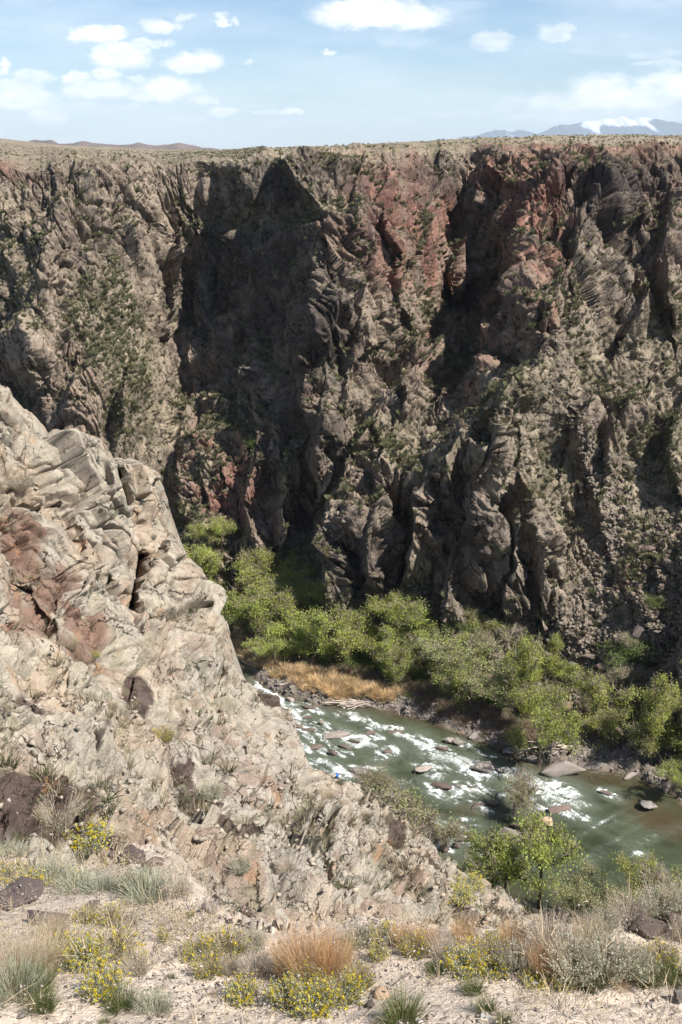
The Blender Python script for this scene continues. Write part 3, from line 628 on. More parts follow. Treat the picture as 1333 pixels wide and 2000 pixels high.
base = base * (1 - pt) + np.array([.32, .235, .18]) * pt
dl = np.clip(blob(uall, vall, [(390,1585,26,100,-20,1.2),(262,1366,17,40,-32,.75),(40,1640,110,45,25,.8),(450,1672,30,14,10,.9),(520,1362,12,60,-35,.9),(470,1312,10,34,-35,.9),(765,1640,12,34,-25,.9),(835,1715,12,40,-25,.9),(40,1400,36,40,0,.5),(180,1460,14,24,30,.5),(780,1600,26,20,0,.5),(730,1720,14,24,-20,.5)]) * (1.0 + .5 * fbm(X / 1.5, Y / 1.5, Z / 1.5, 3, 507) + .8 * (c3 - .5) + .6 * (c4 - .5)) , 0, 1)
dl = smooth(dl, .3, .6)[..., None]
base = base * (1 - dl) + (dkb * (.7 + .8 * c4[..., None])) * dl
rl = np.clip(blob(uall, vall, [(20,1060,50,80,0,.9),(60,1170,90,60,50,.85),(130,1230,34,90,-35,.8),(10,1180,40,140,0,.6)]) * (.7 + .5 * fbm(X / 2.5, Y / 2.5, Z / 2.5, 4, 509) + .9 * (c3 - .5)), 0, 1)
rl = smooth(rl, .25, .7)[..., None]
base = base * (1 - rl) + (redb * (.55 + .9 * c3[..., None])) * rl
vg = smooth(fbm(X / .6, Y / .6, Z / .6, 5, 511) + .35 * Nn[..., 2], .7, 1.0)[..., None] * .4 * (1 - massive[..., None] * .8)
base = base * (1 - vg) + sagec * vg
oc = smooth(fbm(X / .8, Y / .8, Z / .8, 4, 513), .7, .9)[..., None] * .4
base = base * (1 - oc) + np.array([.45, .23, .10]) * oc
# cracks are coloured darker in the rock material
sl = soilc * (0.95 + .12 * fbm(X / .7, Y / .7, Z / .7, 4, 515))[..., None]
pb = smooth(c5, .9, .93)[..., None] * .45; sl = sl * (1 - pb) + np.array([.30, .26, .23]) * pb
sm_ = soilm[..., None]; base = base * (1 - sm_) + sl * sm_
M_NEAR = attr_rock('near rock', 1.6, 16.0, bump=0.7, bdist=0.07, var=0.2, speck=.22, crack=[(.5, .016, .35, (.5, .3, .4), (1, 1, .7), .42, .5), (1.5, .022, .11, (.2, .6, .3), (1, 1, .8), .48, .6), (5, .04, .025, (.4, .1, .9), (1, 1, 1), .54, .7)])
near = link_mesh('spur_cliff', P, grid_faces(*P.shape[:2]), M_NEAR, {'Col': np.clip(base, .01, 1)})
tag(near, kind='structure')

SPUR_P, SPUR_N, SPUR_U, SPUR_V = P, Nn, uall, vall; SPUR_F = np.concatenate([np.zeros(nb), np.ones(P.shape[0] - nb)])[:, None]
# ------------------------------------------------------------------ the ledge underfoot: gravelly soil with rock ribs
LTOP = [(-500,1650),(-100,1668),(0,1680),(60,1688),(140,1700),(200,1688),(232,1668),(262,1655),(300,1652),(330,1668),(352,1705),(385,1752),(430,1785),(480,1800),(560,1806),(640,1806),(750,1800),(900,1812),(1060,1822),(1150,1812),(1220,1792),(1270,1776),(1333,1768),(1600,1760)]
def ledge_depth(u, v):
    Yv = interp(v, [(1600,4.3),(1690,3.7),(1740,3.3),(1790,2.98),(1830,2.76),(1900,2.46),(2000,2.12),(2300,1.3)])
    return Yv * (1 + .10 * np.clip((500 - u) / 500, -1.2, 1.2) * smooth(v, 1950, 1700))
U = np.concatenate([np.arange(-400, -40, 6.0), np.arange(-40, 1380, 1.8 * Q), np.arange(1380, 1700, 6.0)]); nC = len(U)
lt = interp(U, LTOP) + 4 * fbm(U / 14.0, U * 0, U * 0, 4, 551)
nR = int(300 / Q); t_ = np.linspace(0, 1, nR)[:, None]
vv = lt[None] + (2230 - lt[None]) * t_; uu = np.broadcast_to(U, vv.shape).copy()
Yd = ledge_depth(uu, vv)
ribs = [] and [([(0,1715),(90,1775),(180,1840)], .03, 9, 16), ([(330,1690),(380,1740),(420,1790)], .03, 8, 14), ([(110,1700),(180,1700)], .03, 8, 10)]
ribm = np.zeros(vv.shape)
for pts, a, w0, w1_ in ribs:
    c_ = crest(uu, vv, pts, 1.0, w0, w1_); ribm = np.maximum(ribm, c_); Yd = Yd - a * c_
dx, dz = ray(uu, vv); P = np.stack([dx * Yd, Yd, dz * Yd], 2)
back = []
for t in np.linspace(0, 1, 40)[1:]:
    q = P[0].copy(); q[:, 1] += 7 * t ** 1.3; q[:, 2] -= 12 * t ** 1.7 + 1.2 * t; back.append(q)
back = np.array(back[::-1]); nb = len(back); P = np.concatenate([back, P], 0)
X, Y, Z = P[..., 0], P[..., 1], P[..., 2]
Nn = grid_normals(P); Nn = np.where((Nn * P).sum(2, keepdims=True) > 0, -Nn, Nn)
ribm = np.clip(np.concatenate([np.ones((nb, nC)) * ribm[:1], ribm], 0) * 1.6 - .25, 0, 1); pass
g1, q1, k1 = facets((X + .2 * fbm(X, Y, Z, 3, 553)) / .16, (Y + Z) / .12, 561, 1.0); g2, q2, k2 = facets(X / .05, (Y - .3 * Z) / .045, 565, 1.0)
g3, q3, k3 = facets((X + .02 * fbm(X * 8, Y * 8, Z * 8, 3, 555)) / .022, (Y - .3 * Z) / .02, 571, .6)
soil_d = .035 * fbm(X / .6, Y / .6, Z / .6, 4, 581) + .004 * fbm(X / .06, Y / .06, Z / .06, 4, 583) + .006 * np.maximum(0, k3 - .72) / .28 * smooth(q3, 0, .3)
P = P + Nn * (soil_d * (1 - ribm) + (.07 * g1 + .03 * g2 + .05 * fbm(X / .2, Y / .2, Z / .2, 4, 585)) * ribm)[..., None]
sl = np.array([0.78, 0.645, 0.52]) * (0.95 + .14 * fbm(X / .5, Y / .5, Z / .5, 5, 515))[..., None]
pb = smooth(k3, .86, .9)[..., None] * .5; sl = sl * (1 - pb) + np.array([.36, .31, .27]) * (.6 + .9 * vnoise(X / .03, Y / .03, Z / .03, 516)[..., None]) * pb
rk = np.array([.20, .13, .105]) * (.6 + .8 * k1[..., None]); r_ = smooth(ribm, .3, .6)[..., None]
base = sl * (1 - r_) + rk * r_
M_LEDGE = attr_rock('ledge soil', 6, 60, bump=0.7, bdist=0.012, var=0.1, speck=.2)
ledge = link_mesh('ledge_ground', P, grid_faces(*P.shape[:2]), M_LEDGE, {'Col': np.clip(base, .01, 1)})
tag(ledge, kind='structure')

LEDGE_P = P; LEDGE_U = np.broadcast_to(U, P.shape[:2]); LEDGE_M = np.concatenate([np.zeros(nb), np.ones(P.shape[0] - nb)])[:, None] * (1 - ribm)
# ------------------------------------------------------------------ sky with clouds
w = bpy.data.worlds.new('World'); sc.world = w; w.use_nodes = True
nt = w.node_tree; L = nt.links
def nn(t, **k):
    n = nt.nodes.new(t)
    for a, b in k.items():
        if hasattr(n, a): setattr(n, a, b)
        else: n.inputs[a].default_value = b
    return n
bg = nt.nodes['Background']
sky = nn('ShaderNodeTexSky'); sky.sky_type = 'NISHITA'; sky.sun_disc = False
sky.sun_elevation = math.radians(SUN_EL); sky.sun_rotation = math.radians(90 + SUN_AZ)
sky.altitude = 900; sky.air_density = 1.0; sky.dust_density = 0.4; sky.ozone_density = 2.0
bg.inputs['Strength'].default_value = SKYS = 0.072
CLOUDS = [ # u, v, half width, half height, density
 (745,22,118,26,1.15),(185,66,58,15,1),(235,103,56,20,1),(380,116,54,16,1),(312,48,34,12,.7),(362,33,20,8,.6),(432,38,13,11,.75),(458,44,10,5,.5),(300,84,40,8,.75),(640,102,12,5,.8),(484,121,12,5,.5),(206,140,26,12,.8),(150,147,26,12,.8),
 (330,165,58,22,.95),(195,172,72,16,.95),(60,145,44,10,.7),(40,190,70,22,.95),(90,222,46,18,.8),(35,165,50,12,.7),(262,150,18,7,.6),(400,192,30,9,.7),(436,213,36,9,.8),(275,187,24,9,.7),(360,232,40,6,.6),(524,220,26,6,.6),(571,216,22,8,.85),
 (5,124,12,14,.8),(780,230,30,5,.4),(960,74,38,16,.5),(1090,60,30,16,.5),(1280,104,60,8,.35),(1300,125,60,7,.4),(1180,176,66,32,.95),(1270,180,70,26,.9),(1315,160,45,24,.9),(1090,196,80,18,.55),(990,195,34,12,.4),(1100,225,130,10,.45),(790,75,60,14,.22),(900,222,90,8,.3),
 (260,208,24,5,.5),(130,205,60,10,.4),(600,240,120,7,.25),(300,240,80,6,.3),(1230,220,120,22,.5),(1200,95,120,10,.18),(1250,15,90,18,.12),(880,10,60,14,.2)]
tc = nn('ShaderNodeTexCoord')
# direction -> tangent plane of the view heading: X/Y, Z/Y
sep = nn('ShaderNodeSeparateXYZ'); L.new(tc.outputs['Generated'], sep.inputs[0])
ym = nn('ShaderNodeMath', operation='MAXIMUM'); ym.inputs[1].default_value = 0.05; L.new(sep.outputs[1], ym.inputs[0])
qx = nn('ShaderNodeMath', operation='DIVIDE'); L.new(sep.outputs[0], qx.inputs[0]); L.new(ym.outputs[0], qx.inputs[1])
qz = nn('ShaderNodeMath', operation='DIVIDE'); L.new(sep.outputs[2], qz.inputs[0]); L.new(ym.outputs[0], qz.inputs[1])
cv = nn('ShaderNodeCombineXYZ'); L.new(qx.outputs[0], cv.inputs[0]); L.new(qz.outputs[0], cv.inputs[1])
# ragged outline: warp the coordinates with noise
def warpv(scale, amt, src, stretch=(1, 1.8, 1)):
    mp = nn('ShaderNodeMapping'); mp.inputs['Scale'].default_value = stretch; L.new(cv.outputs[0], mp.inputs[0])
    nz = nn('ShaderNodeTexNoise', Scale=scale, Detail=8.0, Roughness=0.62); L.new(mp.outputs[0], nz.inputs['Vector'])
    s = nn('ShaderNodeVectorMath', operation='SUBTRACT'); L.new(nz.outputs['Color'], s.inputs[0]); s.inputs[1].default_value = (.5, .5, .5)
    m_ = nn('ShaderNodeVectorMath', operation='MULTIPLY'); L.new(s.outputs[0], m_.inputs[0]); m_.inputs[1].default_value = (amt * 1.6, amt, 0)
    a = nn('ShaderNodeVectorMath', operation='ADD'); L.new(src, a.inputs[0]); L.new(m_.outputs[0], a.inputs[1])
    return a.outputs[0]
wv = warpv(30, 0.022, cv.outputs[0]); wv = warpv(120, 0.006, wv)
acc = None
for (u, v, a, b_, d) in CLOUDS:
    x, z = ray(u, v + b_ * .25)
    s1 = nn('ShaderNodeVectorMath', operation='SUBTRACT'); L.new(wv, s1.inputs[0]); s1.inputs[1].default_value = (float(x), float(z), 0)
    s2 = nn('ShaderNodeVectorMath', operation='DIVIDE'); L.new(s1.outputs[0], s2.inputs[0]); s2.inputs[1].default_value = (a * 1.15 / F, b_ * 1.2 / F, 1)
    ln = nn('ShaderNodeVectorMath', operation='LENGTH'); L.new(s2.outputs[0], ln.inputs[0])
    mr = nn('ShaderNodeMapRange'); mr.interpolation_type = 'SMOOTHSTEP'; mr.inputs[1].default_value = 1.12; mr.inputs[2].default_value = 0.45; mr.inputs[3].default_value = 0; mr.inputs[4].default_value = d
    L.new(ln.outputs['Value'], mr.inputs[0])
    if acc is None: acc = mr.outputs[0]
    else:
        mxn = nn('ShaderNodeMath', operation='MAXIMUM'); L.new(acc, mxn.inputs[0]); L.new(mr.outputs[0], mxn.inputs[1]); acc = mxn.outputs[0]
nz = nn('ShaderNodeTexNoise', Scale=26.0, Detail=9.0, Roughness=.62)
mp = nn('ShaderNodeMapping'); mp.inputs['Scale'].default_value = (1, 2.4, 1); L.new(cv.outputs[0], mp.inputs[0]); L.new(mp.outputs[0], nz.inputs['Vector'])
mr = nn('ShaderNodeMapRange'); mr.inputs[1].default_value = .28; mr.inputs[2].default_value = .72; mr.inputs[3].default_value = .45; mr.inputs[4].default_value = 1.45; L.new(nz.outputs['Fac'], mr.inputs[0])
ml = nn('ShaderNodeMath', operation='MULTIPLY'); L.new(acc, ml.inputs[0]); L.new(mr.outputs[0], ml.inputs[1]); ml.use_clamp = True
# a thin veil of haze cloud low over the horizon
nz2 = nn('ShaderNodeTexNoise', Scale=5.0, Detail=7.0, Roughness=.55); mp2 = nn('ShaderNodeMapping'); mp2.inputs['Scale'].default_value = (1, 5, 1); L.new(cv.outputs[0], mp2.inputs[0]); L.new(mp2.outputs[0], nz2.inputs['Vector'])
v1 = nn('ShaderNodeMapRange'); v1.inputs[1].default_value = .42; v1.inputs[2].default_value = .8; v1.inputs[3].default_value = 0; v1.inputs[4].default_value = .45; L.new(nz2.outputs['Fac'], v1.inputs[0])
mx1 = nn('ShaderNodeMath', operation='MAXIMUM'); L.new(ml.outputs[0], mx1.inputs[0]); L.new(v1.outputs[0], mx1.inputs[1])
mix = nn('ShaderNodeMix', data_type='RGBA'); L.new(mx1.outputs[0], mix.inputs['Factor'])
# clouds: warm white, faintly greyer where thick
cc2 = nn('ShaderNodeMix', data_type='RGBA'); cc2.inputs[6].default_value = (9.6, 9.6, 9.7, 1); cc2.inputs[7].default_value = (8.2, 8.3, 8.5, 1)
nz3 = nn('ShaderNodeTexNoise', Scale=60.0, Detail=5.0); L.new(mp.outputs[0], nz3.inputs['Vector'])
m3 = nn('ShaderNodeMapRange'); m3.inputs[1].default_value = .4; m3.inputs[2].default_value = .65; L.new(nz3.outputs['Fac'], m3.inputs[0]); L.new(m3.outputs[0], cc2.inputs['Factor'])
tint = nn('ShaderNodeVectorMath', operation='MULTIPLY'); tint.inputs[1].default_value = (.80, .87, .93); L.new(sky.outputs[0], tint.inputs[0]); L.new(tint.outputs[0], mix.inputs[6]); L.new(cc2.outputs[2], mix.inputs[7])
L.new(mix.outputs[2], bg.inputs['Color'])

# ------------------------------------------------------------------ far ranges and the plain
def range_mesh(name, dist, prof, depth, mat, seed, rough, zb, colf, du=1.2, bias=0):
    u0, u1 = prof[0][0], prof[-1][0]
    Us = np.arange(u0, u1, du); vt = interp(Us, prof); dx, dz = ray(Us, vt)
    nr = 60; t = np.linspace(0, 1, nr)[:, None]
    ridge = dz * dist
    yy = dist - depth * .6 + depth * 1.2 * t
    s = np.where(t < .5, t / .5, (1 - t) / .5)
    xx = dx[None] * dist * np.ones_like(t)
    n = fbm(xx / (depth * .35), yy / (depth * .35), xx * 0, 6, seed)
    rg = 1 - np.abs(fbm(xx / (depth * .22), yy / (depth * .5), xx * 0, 5, seed + 9))
    h = zb + (ridge[None] - zb) * np.clip(s ** 1.1 * (1 + rough * .25 * (rg - .8) * (1 - s) * 3), 0, 1.2) + rough * (ridge.max() - zb) * .16 * n * (1 - .55 * s) * s
    Pm = np.stack([xx, yy * np.ones_like(xx), h], 2)
    o = link_mesh(name, Pm, grid_faces(*h.shape), mat, {'Col': colf(Pm, s * np.ones_like(xx), rg, n)})
    tag(o, kind='structure'); return o
jit = lambda pts, a, s: [(u, v + a * float(fbm(np.array([u / 22.0]), np.array([s + .5]), np.array([0.0]), 4, s)[0])) for u, v in zip(np.arange(pts[0][0], pts[-1][0], 3.0), interp(np.arange(pts[0][0], pts[-1][0], 3.0), pts))]
M_FAR = attr_rock('distant rock', 0.002, 0.01, bump=0.2, bdist=20, var=0.15)
mount = jit([(840,275),(880,270),(930,263),(975,254),(1010,251),(1050,256),(1080,247),(1110,243),(1140,238),(1165,240),(1190,233),(1215,231),(1235,236),(1260,231),(1290,235),(1333,238),(1400,232),(1500,240),(1700,250),(1900,275)], 4.5, 601)
def snowc(Pm, s, rg, n):
    z = Pm[..., 2]; zt = z.max()
    c = np.ones(Pm.shape) * np.array([.07, .085, .11])
    sn = smooth(z / zt + 1.3 * (rg - .75) + .35 * n, .78, .95)[..., None]
    return c * (1 - sn) + np.array([.85, .87, .9]) * sn
range_mesh('snowy_mountains', 42000, mount, 9000, M_FAR, 611, 1.0, -300, snowc)
hills1 = jit([(-200,262),(0,270),(45,279),(66,273),(80,276),(100,274),(112,280),(140,281),(160,278),(190,283),(225,285),(240,286),(262,283),(270,280),(280,284),(300,287),(330,284),(350,282),(370,284),(395,290),(430,293)], 1.6, 621)
range_mesh('far_hills', 9000, hills1, 1800, M_FAR, 631, .8, -120, lambda P_, s, rg, n: np.ones(P_.shape) * np.array([.17, .12, .10]) * (0.7 + .5 * n[..., None]))
hills2 = [(1265,268),(1290,264),(1310,262),(1333,264),(1400,262),(1500,268)]
range_mesh('far_knoll', 2600, hills2, 500, M_FAR, 641, .3, -30, lambda P_, s, rg, n: np.ones(P_.shape) * np.array([.22, .17, .12]))
px = np.linspace(-60000, 60000, 60); py = np.linspace(900, 55000, 60); gx, gy = np.meshgrid(px, py)
plain = link_mesh('plain_ground', np.stack([gx, gy, np.full_like(gx, -75.0) + 12 * fbm(gx / 4000, gy / 4000, gx * 0, 3, 651)], 2), grid_faces(60, 60), M_FAR, {'Col': np.ones(gx.shape + (3,)) * np.array([.27, .22, .16])})
tag(plain, kind='structure')

# ------------------------------------------------------------------ the air
hx, hy0, hy1, hz0, hz1 = 62000, -3000, 60000, -420, 1500
Vh = [(x, y, z) for x in (-hx, hx) for y in (hy0, hy1) for z in (hz0, hz1)]
Fh = [(0, 1, 3, 2), (4, 6, 7, 5), (0, 4, 5, 1), (2, 3, 7, 6), (0, 2, 6, 4), (1, 5, 7, 3)]
mh = bpy.data.materials.new('haze air'); mh.use_nodes = True; th = mh.node_tree; th.nodes.remove(th.nodes['Principled BSDF'])
pvn = th.nodes.new('ShaderNodeVolumePrincipled'); pvn.inputs['Color'].default_value = (.72, .86, 1.0, 1); pvn.inputs['Density'].default_value = 2.3e-5; pvn.inputs['Anisotropy'].default_value = 0.0
th.links.new(pvn.outputs[0], th.nodes['Material Output'].inputs['Volume'])
haze = link_mesh('haze', Vh, Fh, mh); tag(haze, kind='stuff')
# ------------------------------------------------------------------ plant and stone builders (numpy)
bpy.context.view_layer.update()
dg = bpy.context.evaluated_depsgraph_get()
SKIP = {'haze', 'river_water'}
bpy.context.view_layer.update(); dg = bpy.context.evaluated_depsgraph_get()
def cast(u, v, also_water=True):
    dx, dz = ray(u, v); d = Vector((float(dx), 1.0, float(dz))).normalized()
    ok, loc, nrm, idx, ob, _ = sc.ray_cast(dg, (0, 0, 0), d, distance=20000)
    return (loc, nrm, ob) if ok else (None, None, None)
def drop(x, y, top=-88, skip_water=True):
    o = Vector((x, y, top))
    for _ in range(4):
        ok, loc, nrm, idx, ob, _m = sc.ray_cast(dg, o, (0, 0, -1), distance=400)
        if not ok: return None
        if skip_water and ob.name == 'river_water': o = loc - Vector((0, 0, .01)); continue
        return loc
    return None
class Acc:
    def __init__(s): s.v = []; s.f = []; s.n = 0
    def add(s, V, Fq):
        V = np.asarray(V, np.float32).reshape(-1, 3); s.v.append(V); s.f.append(np.asarray(Fq, np.int64) + s.n); s.n += len(V)
    def build(s, name, mat, parent=None, smooth_shade=False):
        return link_mesh(name, np.concatenate(s.v), np.concatenate(s.f), mat, smooth_shade=smooth_shade, parent=parent)
def unit(v): return v / (np.linalg.norm(v, axis=-1, keepdims=True) + 1e-9)
def leaves(P0, size, r, aspect=1.6, up=0.3):
    """one small quad leaf (bent diamond) per point, randomly turned"""
    n = len(P0); a = unit(r.normal(size=(n, 3)) + [0, 0, up]); b = unit(np.cross(a, r.normal(size=(n, 3))))
    s = (size * r.uniform(.6, 1.4, (n, 1)))
    V = np.stack([P0 - a * s * aspect * .5, P0 + b * s * .5, P0 + a * s * aspect * .5, P0 - b * s * .5], 1)
    return V.reshape(-1, 3), np.arange(4 * n).reshape(n, 4)
def tubes(segs, sides=4):
    """segs: list of (p0, p1, r0, r1)"""
    p0 = np.array([s[0] for s in segs], float); p1 = np.array([s[1] for s in segs], float); r0 = np.array([s[2] for s in segs]); r1 = np.array([s[3] for s in segs])
    d = unit(p1 - p0); a = unit(np.cross(d, np.array([.31, .84, .43]))); b = np.cross(d, a); n = len(segs)
    an = np.arange(sides) * 2 * np.pi / sides; c, q = np.cos(an)[None, :, None], np.sin(an)[None, :, None]
    ring = a[:, None] * c + b[:, None] * q
    V = np.concatenate([p0[:, None] + ring * r0[:, None, None], p1[:, None] + ring * r1[:, None, None]], 1)
    k = np.arange(sides); k2 = (k + 1) % sides; q4 = np.stack([k, k2, k2 + sides, k + sides], 1)
    Fq = (q4[None] + (np.arange(n) * 2 * sides)[:, None, None]).reshape(-1, 4)
    return V.reshape(-1, 3), Fq
def limbs(r, base, dirn, length, rad, depth, spread=.55, kids=(3, 4), up=.25, segs=None, tips=None):
    """branching skeleton; returns tube segments and twig tips"""
    if segs is None: segs, tips = [], []
    p = np.array(base, float); d = unit(np.array(dirn, float)); ns = 3
    for i in range(ns):
        q = p + d * length / ns; r1 = rad * (1 - .22 * (i + 1) / ns * 1.6); segs.append((p, q, rad * (1 - .22 * i / ns * 1.6), max(r1, .004))); p = q
        d = unit(d + r.normal(size=3) * .16 + np.array([0, 0, up * .25]))
        if depth <= 1: tips.append(p.copy())
        if depth > 0 and i < ns - 1 and r.random() < .7:
            limbs(r, p, unit(d + r.normal(size=3) * spread * 1.3), length * .55, rad * .5, depth - 1, spread, kids, up, segs, tips)
    if depth > 0:
        for k_ in range(r.integers(*kids)):
            limbs(r, p, unit(d + r.normal(size=3) * spread + np.array([0, 0, up])), length * r.uniform(.6, .85), rad * .6, depth - 1, spread, kids, up, segs, tips)
    return segs, tips
def blades(r, n, rad, h, w, lean=.5, curl=.35, ns=3, tip=.15, base=None, hvar=.45):
    """n curved grass blades or stems from a tuft of radius rad"""
    an = r.uniform(0, 2 * np.pi, n); rr = rad * np.sqrt(r.random(n))
    p = np.stack([np.cos(an) * rr, np.sin(an) * rr, np.zeros(n)], 1) if base is None else base
    out = unit(np.stack([np.cos(an), np.sin(an), np.zeros(n)], 1) + r.normal(size=(n, 3)) * .35)
    d = unit(np.stack([np.zeros(n), np.zeros(n), np.ones(n)], 1) + out * (lean * r.uniform(0, 1.2, (n, 1)))); hh = h * r.uniform(1 - hvar, 1, n)
    side = unit(np.cross(d, r.normal(size=(n, 3)))); V = []; cur = p.copy(); dd = d.copy()
    for i in range(ns + 1):
        ww = (w * (1 - (1 - tip) * i / ns)) * .5
        V.append(cur - side * ww); V.append(cur + side * ww)
        cur = cur + dd * (hh / ns)[:, None]; dd = unit(dd + out * curl / ns + np.array([0, 0, -.08 * curl]))
    V = np.stack(V, 1); Fq = []
    for i in range(ns):
        a = 2 * i; Fq.append([a, a + 1, a + 3, a + 2])
    Fq = (np.array(Fq)[None] + (np.arange(n) * 2 * (ns + 1))[:, None, None]).reshape(-1, 4)
    tips = cur - dd * (hh / ns)[:, None]
    return V.reshape(-1, 3), Fq, tips, out
def rock_mesh(seed, sub=3, sx=1, sy=1, sz=.7, rough=.25):
    """angular stone: an icosphere cut by random planes"""
    import bmesh
    bm = bmesh.new(); bmesh.ops.create_icosphere(bm, subdivisions=sub, radius=1.0)
    r = np.random.default_rng(seed); V = np.array([v.co[:] for v in bm.verts]); Fc = np.array([[v.index for v in f.verts] for f in bm.faces]); bm.free()
    nrm = unit(r.normal(size=(12, 3))); off = r.uniform(.38, .72, 12)
    for n_, o_ in zip(nrm, off):
        d = V @ n_; V = V - np.maximum(0, d - o_)[:, None] * n_
    nz = fbm(V[:, 0] * 2.2 + seed, V[:, 1] * 2.2, V[:, 2] * 2.2, 3, seed % 991); V = V * (1 + rough * .22 * nz[:, None])
    V = V / .75 * [sx, sy, sz]
    return V, Fc
def copy_thing(root, loc, rz=0, s=1.0, label=None, rx=0):
    c = root.copy(); COL.objects.link(c); c.location = loc; c.rotation_euler = (rx, 0, rz); c.scale = (s, s, s) if not isinstance(s, tuple) else s
    if label: c['label'] = label
    for ch in list(root.children):
        d = ch.copy(); COL.objects.link(d); d.parent = c
        for g in list(ch.children):
            e = g.copy(); COL.objects.link(e); e.parent = d
    return c
def empty(name): 
    o = bpy.data.objects.new(name, None); COL.objects.link(o); o.empty_display_size = .1; return o
def vary(name, c1, c2, rough=.6, trans=.35, scale=2.0, objvar=.12):
    return simple(name, c1, hue=None, var=.3, scale=scale, rough=rough, trans=trans, objvar=objvar)
ML = {
 'leaf': vary('spring leaf', (.36, .40, .10), None, trans=.45, scale=.35), 'leafd': vary('darker leaf', (.16, .21, .06), None, trans=.35, scale=.5),
 'leafg': vary('grey leaf', (.30, .33, .13), None, trans=.3, scale=.5), 'bark': vary('bark', (.075, .055, .042), None, trans=0, scale=3), 'twig': vary('bare twig', (.24, .19, .155), None, trans=0, scale=3),
 'reed': vary('dry reed', (.60, .43, .25), None, trans=.3, scale=.6), 'brush': vary('brown brush', (.21, .145, .105), None, trans=.1, scale=.6),
 'scrub': vary('scrub', (.125, .125, .065), None, trans=.2, scale=.25), 'scrubd': vary('dry scrub', (.22, .185, .12), None, trans=.2, scale=.25),
 'grass': vary('green blade', (.14, .165, .06), None, trans=.4, scale=14), 'sage': vary('grey green blade', (.36, .37, .27), None, trans=.35, scale=14),
 'straw': vary('straw stem', (.50, .40, .27), None, trans=.3, scale=14), 'orange': vary('orange dry stem', (.60, .38, .20), None, trans=.3, scale=14),
 'pink': vary('pinkish twig', (.52, .43, .36), None, trans=.2, scale=14), 'yellow': vary('yellow blossom', (.62, .50, .012), None, trans=.35, scale=20, objvar=.03),
 'blue': simple('blue coat', (.010, .11, .42), var=.1, rough=.45), 'wood': vary('bleached wood', (.42, .35, .29), None, trans=0, scale=6),
}
def stone_mat(name, c, sc_=1.5, bd=.03):
    k = N(name); tc = k.node('ShaderNodeTexCoord'); n1 = k.node('ShaderNodeTexNoise', Scale=sc_, Detail=8.0, Roughness=.7); k.link(tc.outputs['Object'], n1.inputs['Vector'])
    oi = k.node('ShaderNodeObjectInfo'); cr = k.node('ShaderNodeValToRGB'); e = cr.color_ramp.elements; e[0].position = .3; e[1].position = .7
    e[0].color = rgb([x * .55 for x in c]); e[1].color = rgb([x * 1.2 for x in c]); k.link(n1.outputs['Fac'], cr.inputs['Fac'])
    mr = k.node('ShaderNodeMapRange'); mr.inputs[3].default_value = .72; mr.inputs[4].default_value = 1.25; k.link(oi.outputs['Random'], mr.inputs[0])
    vm = k.node('ShaderNodeVectorMath', operation='SCALE'); k.link(cr.outputs['Color'], vm.inputs[0]); k.link(mr.outputs[0], vm.inputs['Scale']); k.link(vm.outputs[0], k.b.inputs['Base Color'])
    k.b.inputs['Roughness'].default_value = .85; bp = k.node('ShaderNodeBump', Strength=.7, Distance=bd); k.link(n1.outputs['Fac'], bp.inputs['Height']); k.link(bp.outputs[0], k.b.inputs['Normal'])
    return k.m
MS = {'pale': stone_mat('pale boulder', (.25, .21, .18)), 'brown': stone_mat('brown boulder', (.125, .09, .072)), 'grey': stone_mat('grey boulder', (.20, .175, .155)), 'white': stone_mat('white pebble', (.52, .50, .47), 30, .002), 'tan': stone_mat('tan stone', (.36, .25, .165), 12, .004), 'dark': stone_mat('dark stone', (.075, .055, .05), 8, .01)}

# ------------------------------------------------------------------ trees and bushes by the river
def tree_proto(seed, leafmat, nleaf=8500, lsize=.135, crown=(4.6, 4.6, 5.2), bare=.0, trunk=2.6, barkm='bark', clumps=70, twigs=True, nm='riverside_tree', cat='tree'):
    r = np.random.default_rng(seed); root = empty(nm)
    segs, tips = limbs(r, (0, 0, -.4), (r.normal() * .25, r.normal() * .25, 1), trunk + .8, .24, 3, .6, (3, 5), .22)
    T = np.array(tips); hmax = np.percentile(T[:, 2], 97); sc3 = np.array([crown[0] / np.percentile(np.abs(T[:, 0]), 95), crown[1] / np.percentile(np.abs(T[:, 1]), 95), (crown[2] + trunk) / hmax])
    segs = [(s[0] * sc3, s[1] * sc3, s[2], s[3]) for s in segs]; T = T * sc3
    a = Acc(); a.add(*tubes([s for s in segs if s[2] > .02], 5)); a.build('trunk', ML[barkm], root)
    big = T[r.integers(0, len(T), clumps)]
    # leaves hang in sprays round the twig tips, denser outward
    cc_ = big[r.integers(0, len(big), nleaf)] + r.normal(size=(nleaf, 3)) * r.uniform(.25, .62, (nleaf, 1)) * [1.15, 1.15, .8]
    cc_ = np.concatenate([cc_, T[r.integers(0, len(T), nleaf // 2)] + r.normal(size=(nleaf // 2, 3)) * .35]); cc_ = cc_[cc_[:, 2] > .3]
    keep = r.random(len(cc_)) > bare
    b = Acc(); b.add(*leaves(cc_[keep], lsize, r)); cr = b.build('crown', ML[leafmat], root)
    if twigs:
        n = 1100; p0 = T[r.integers(0, len(T), n)]; dd = unit(r.normal(size=(n, 3)) + [0, 0, .3] + unit(p0 - [0, 0, 3]) * .7); L_ = r.uniform(.5, 1.5, n)
        c = Acc(); c.add(*tubes([(p0[i], p0[i] + dd[i] * L_[i], .028, .008) for i in range(n)], 3)); c.build('twigs', ML['twig'], root)
    root['h'] = float(cc_[:, 2].max()); root['w'] = float(np.percentile(np.abs(cc_[:, 0]), 97) * 2)
    tag(root, None, cat); return root
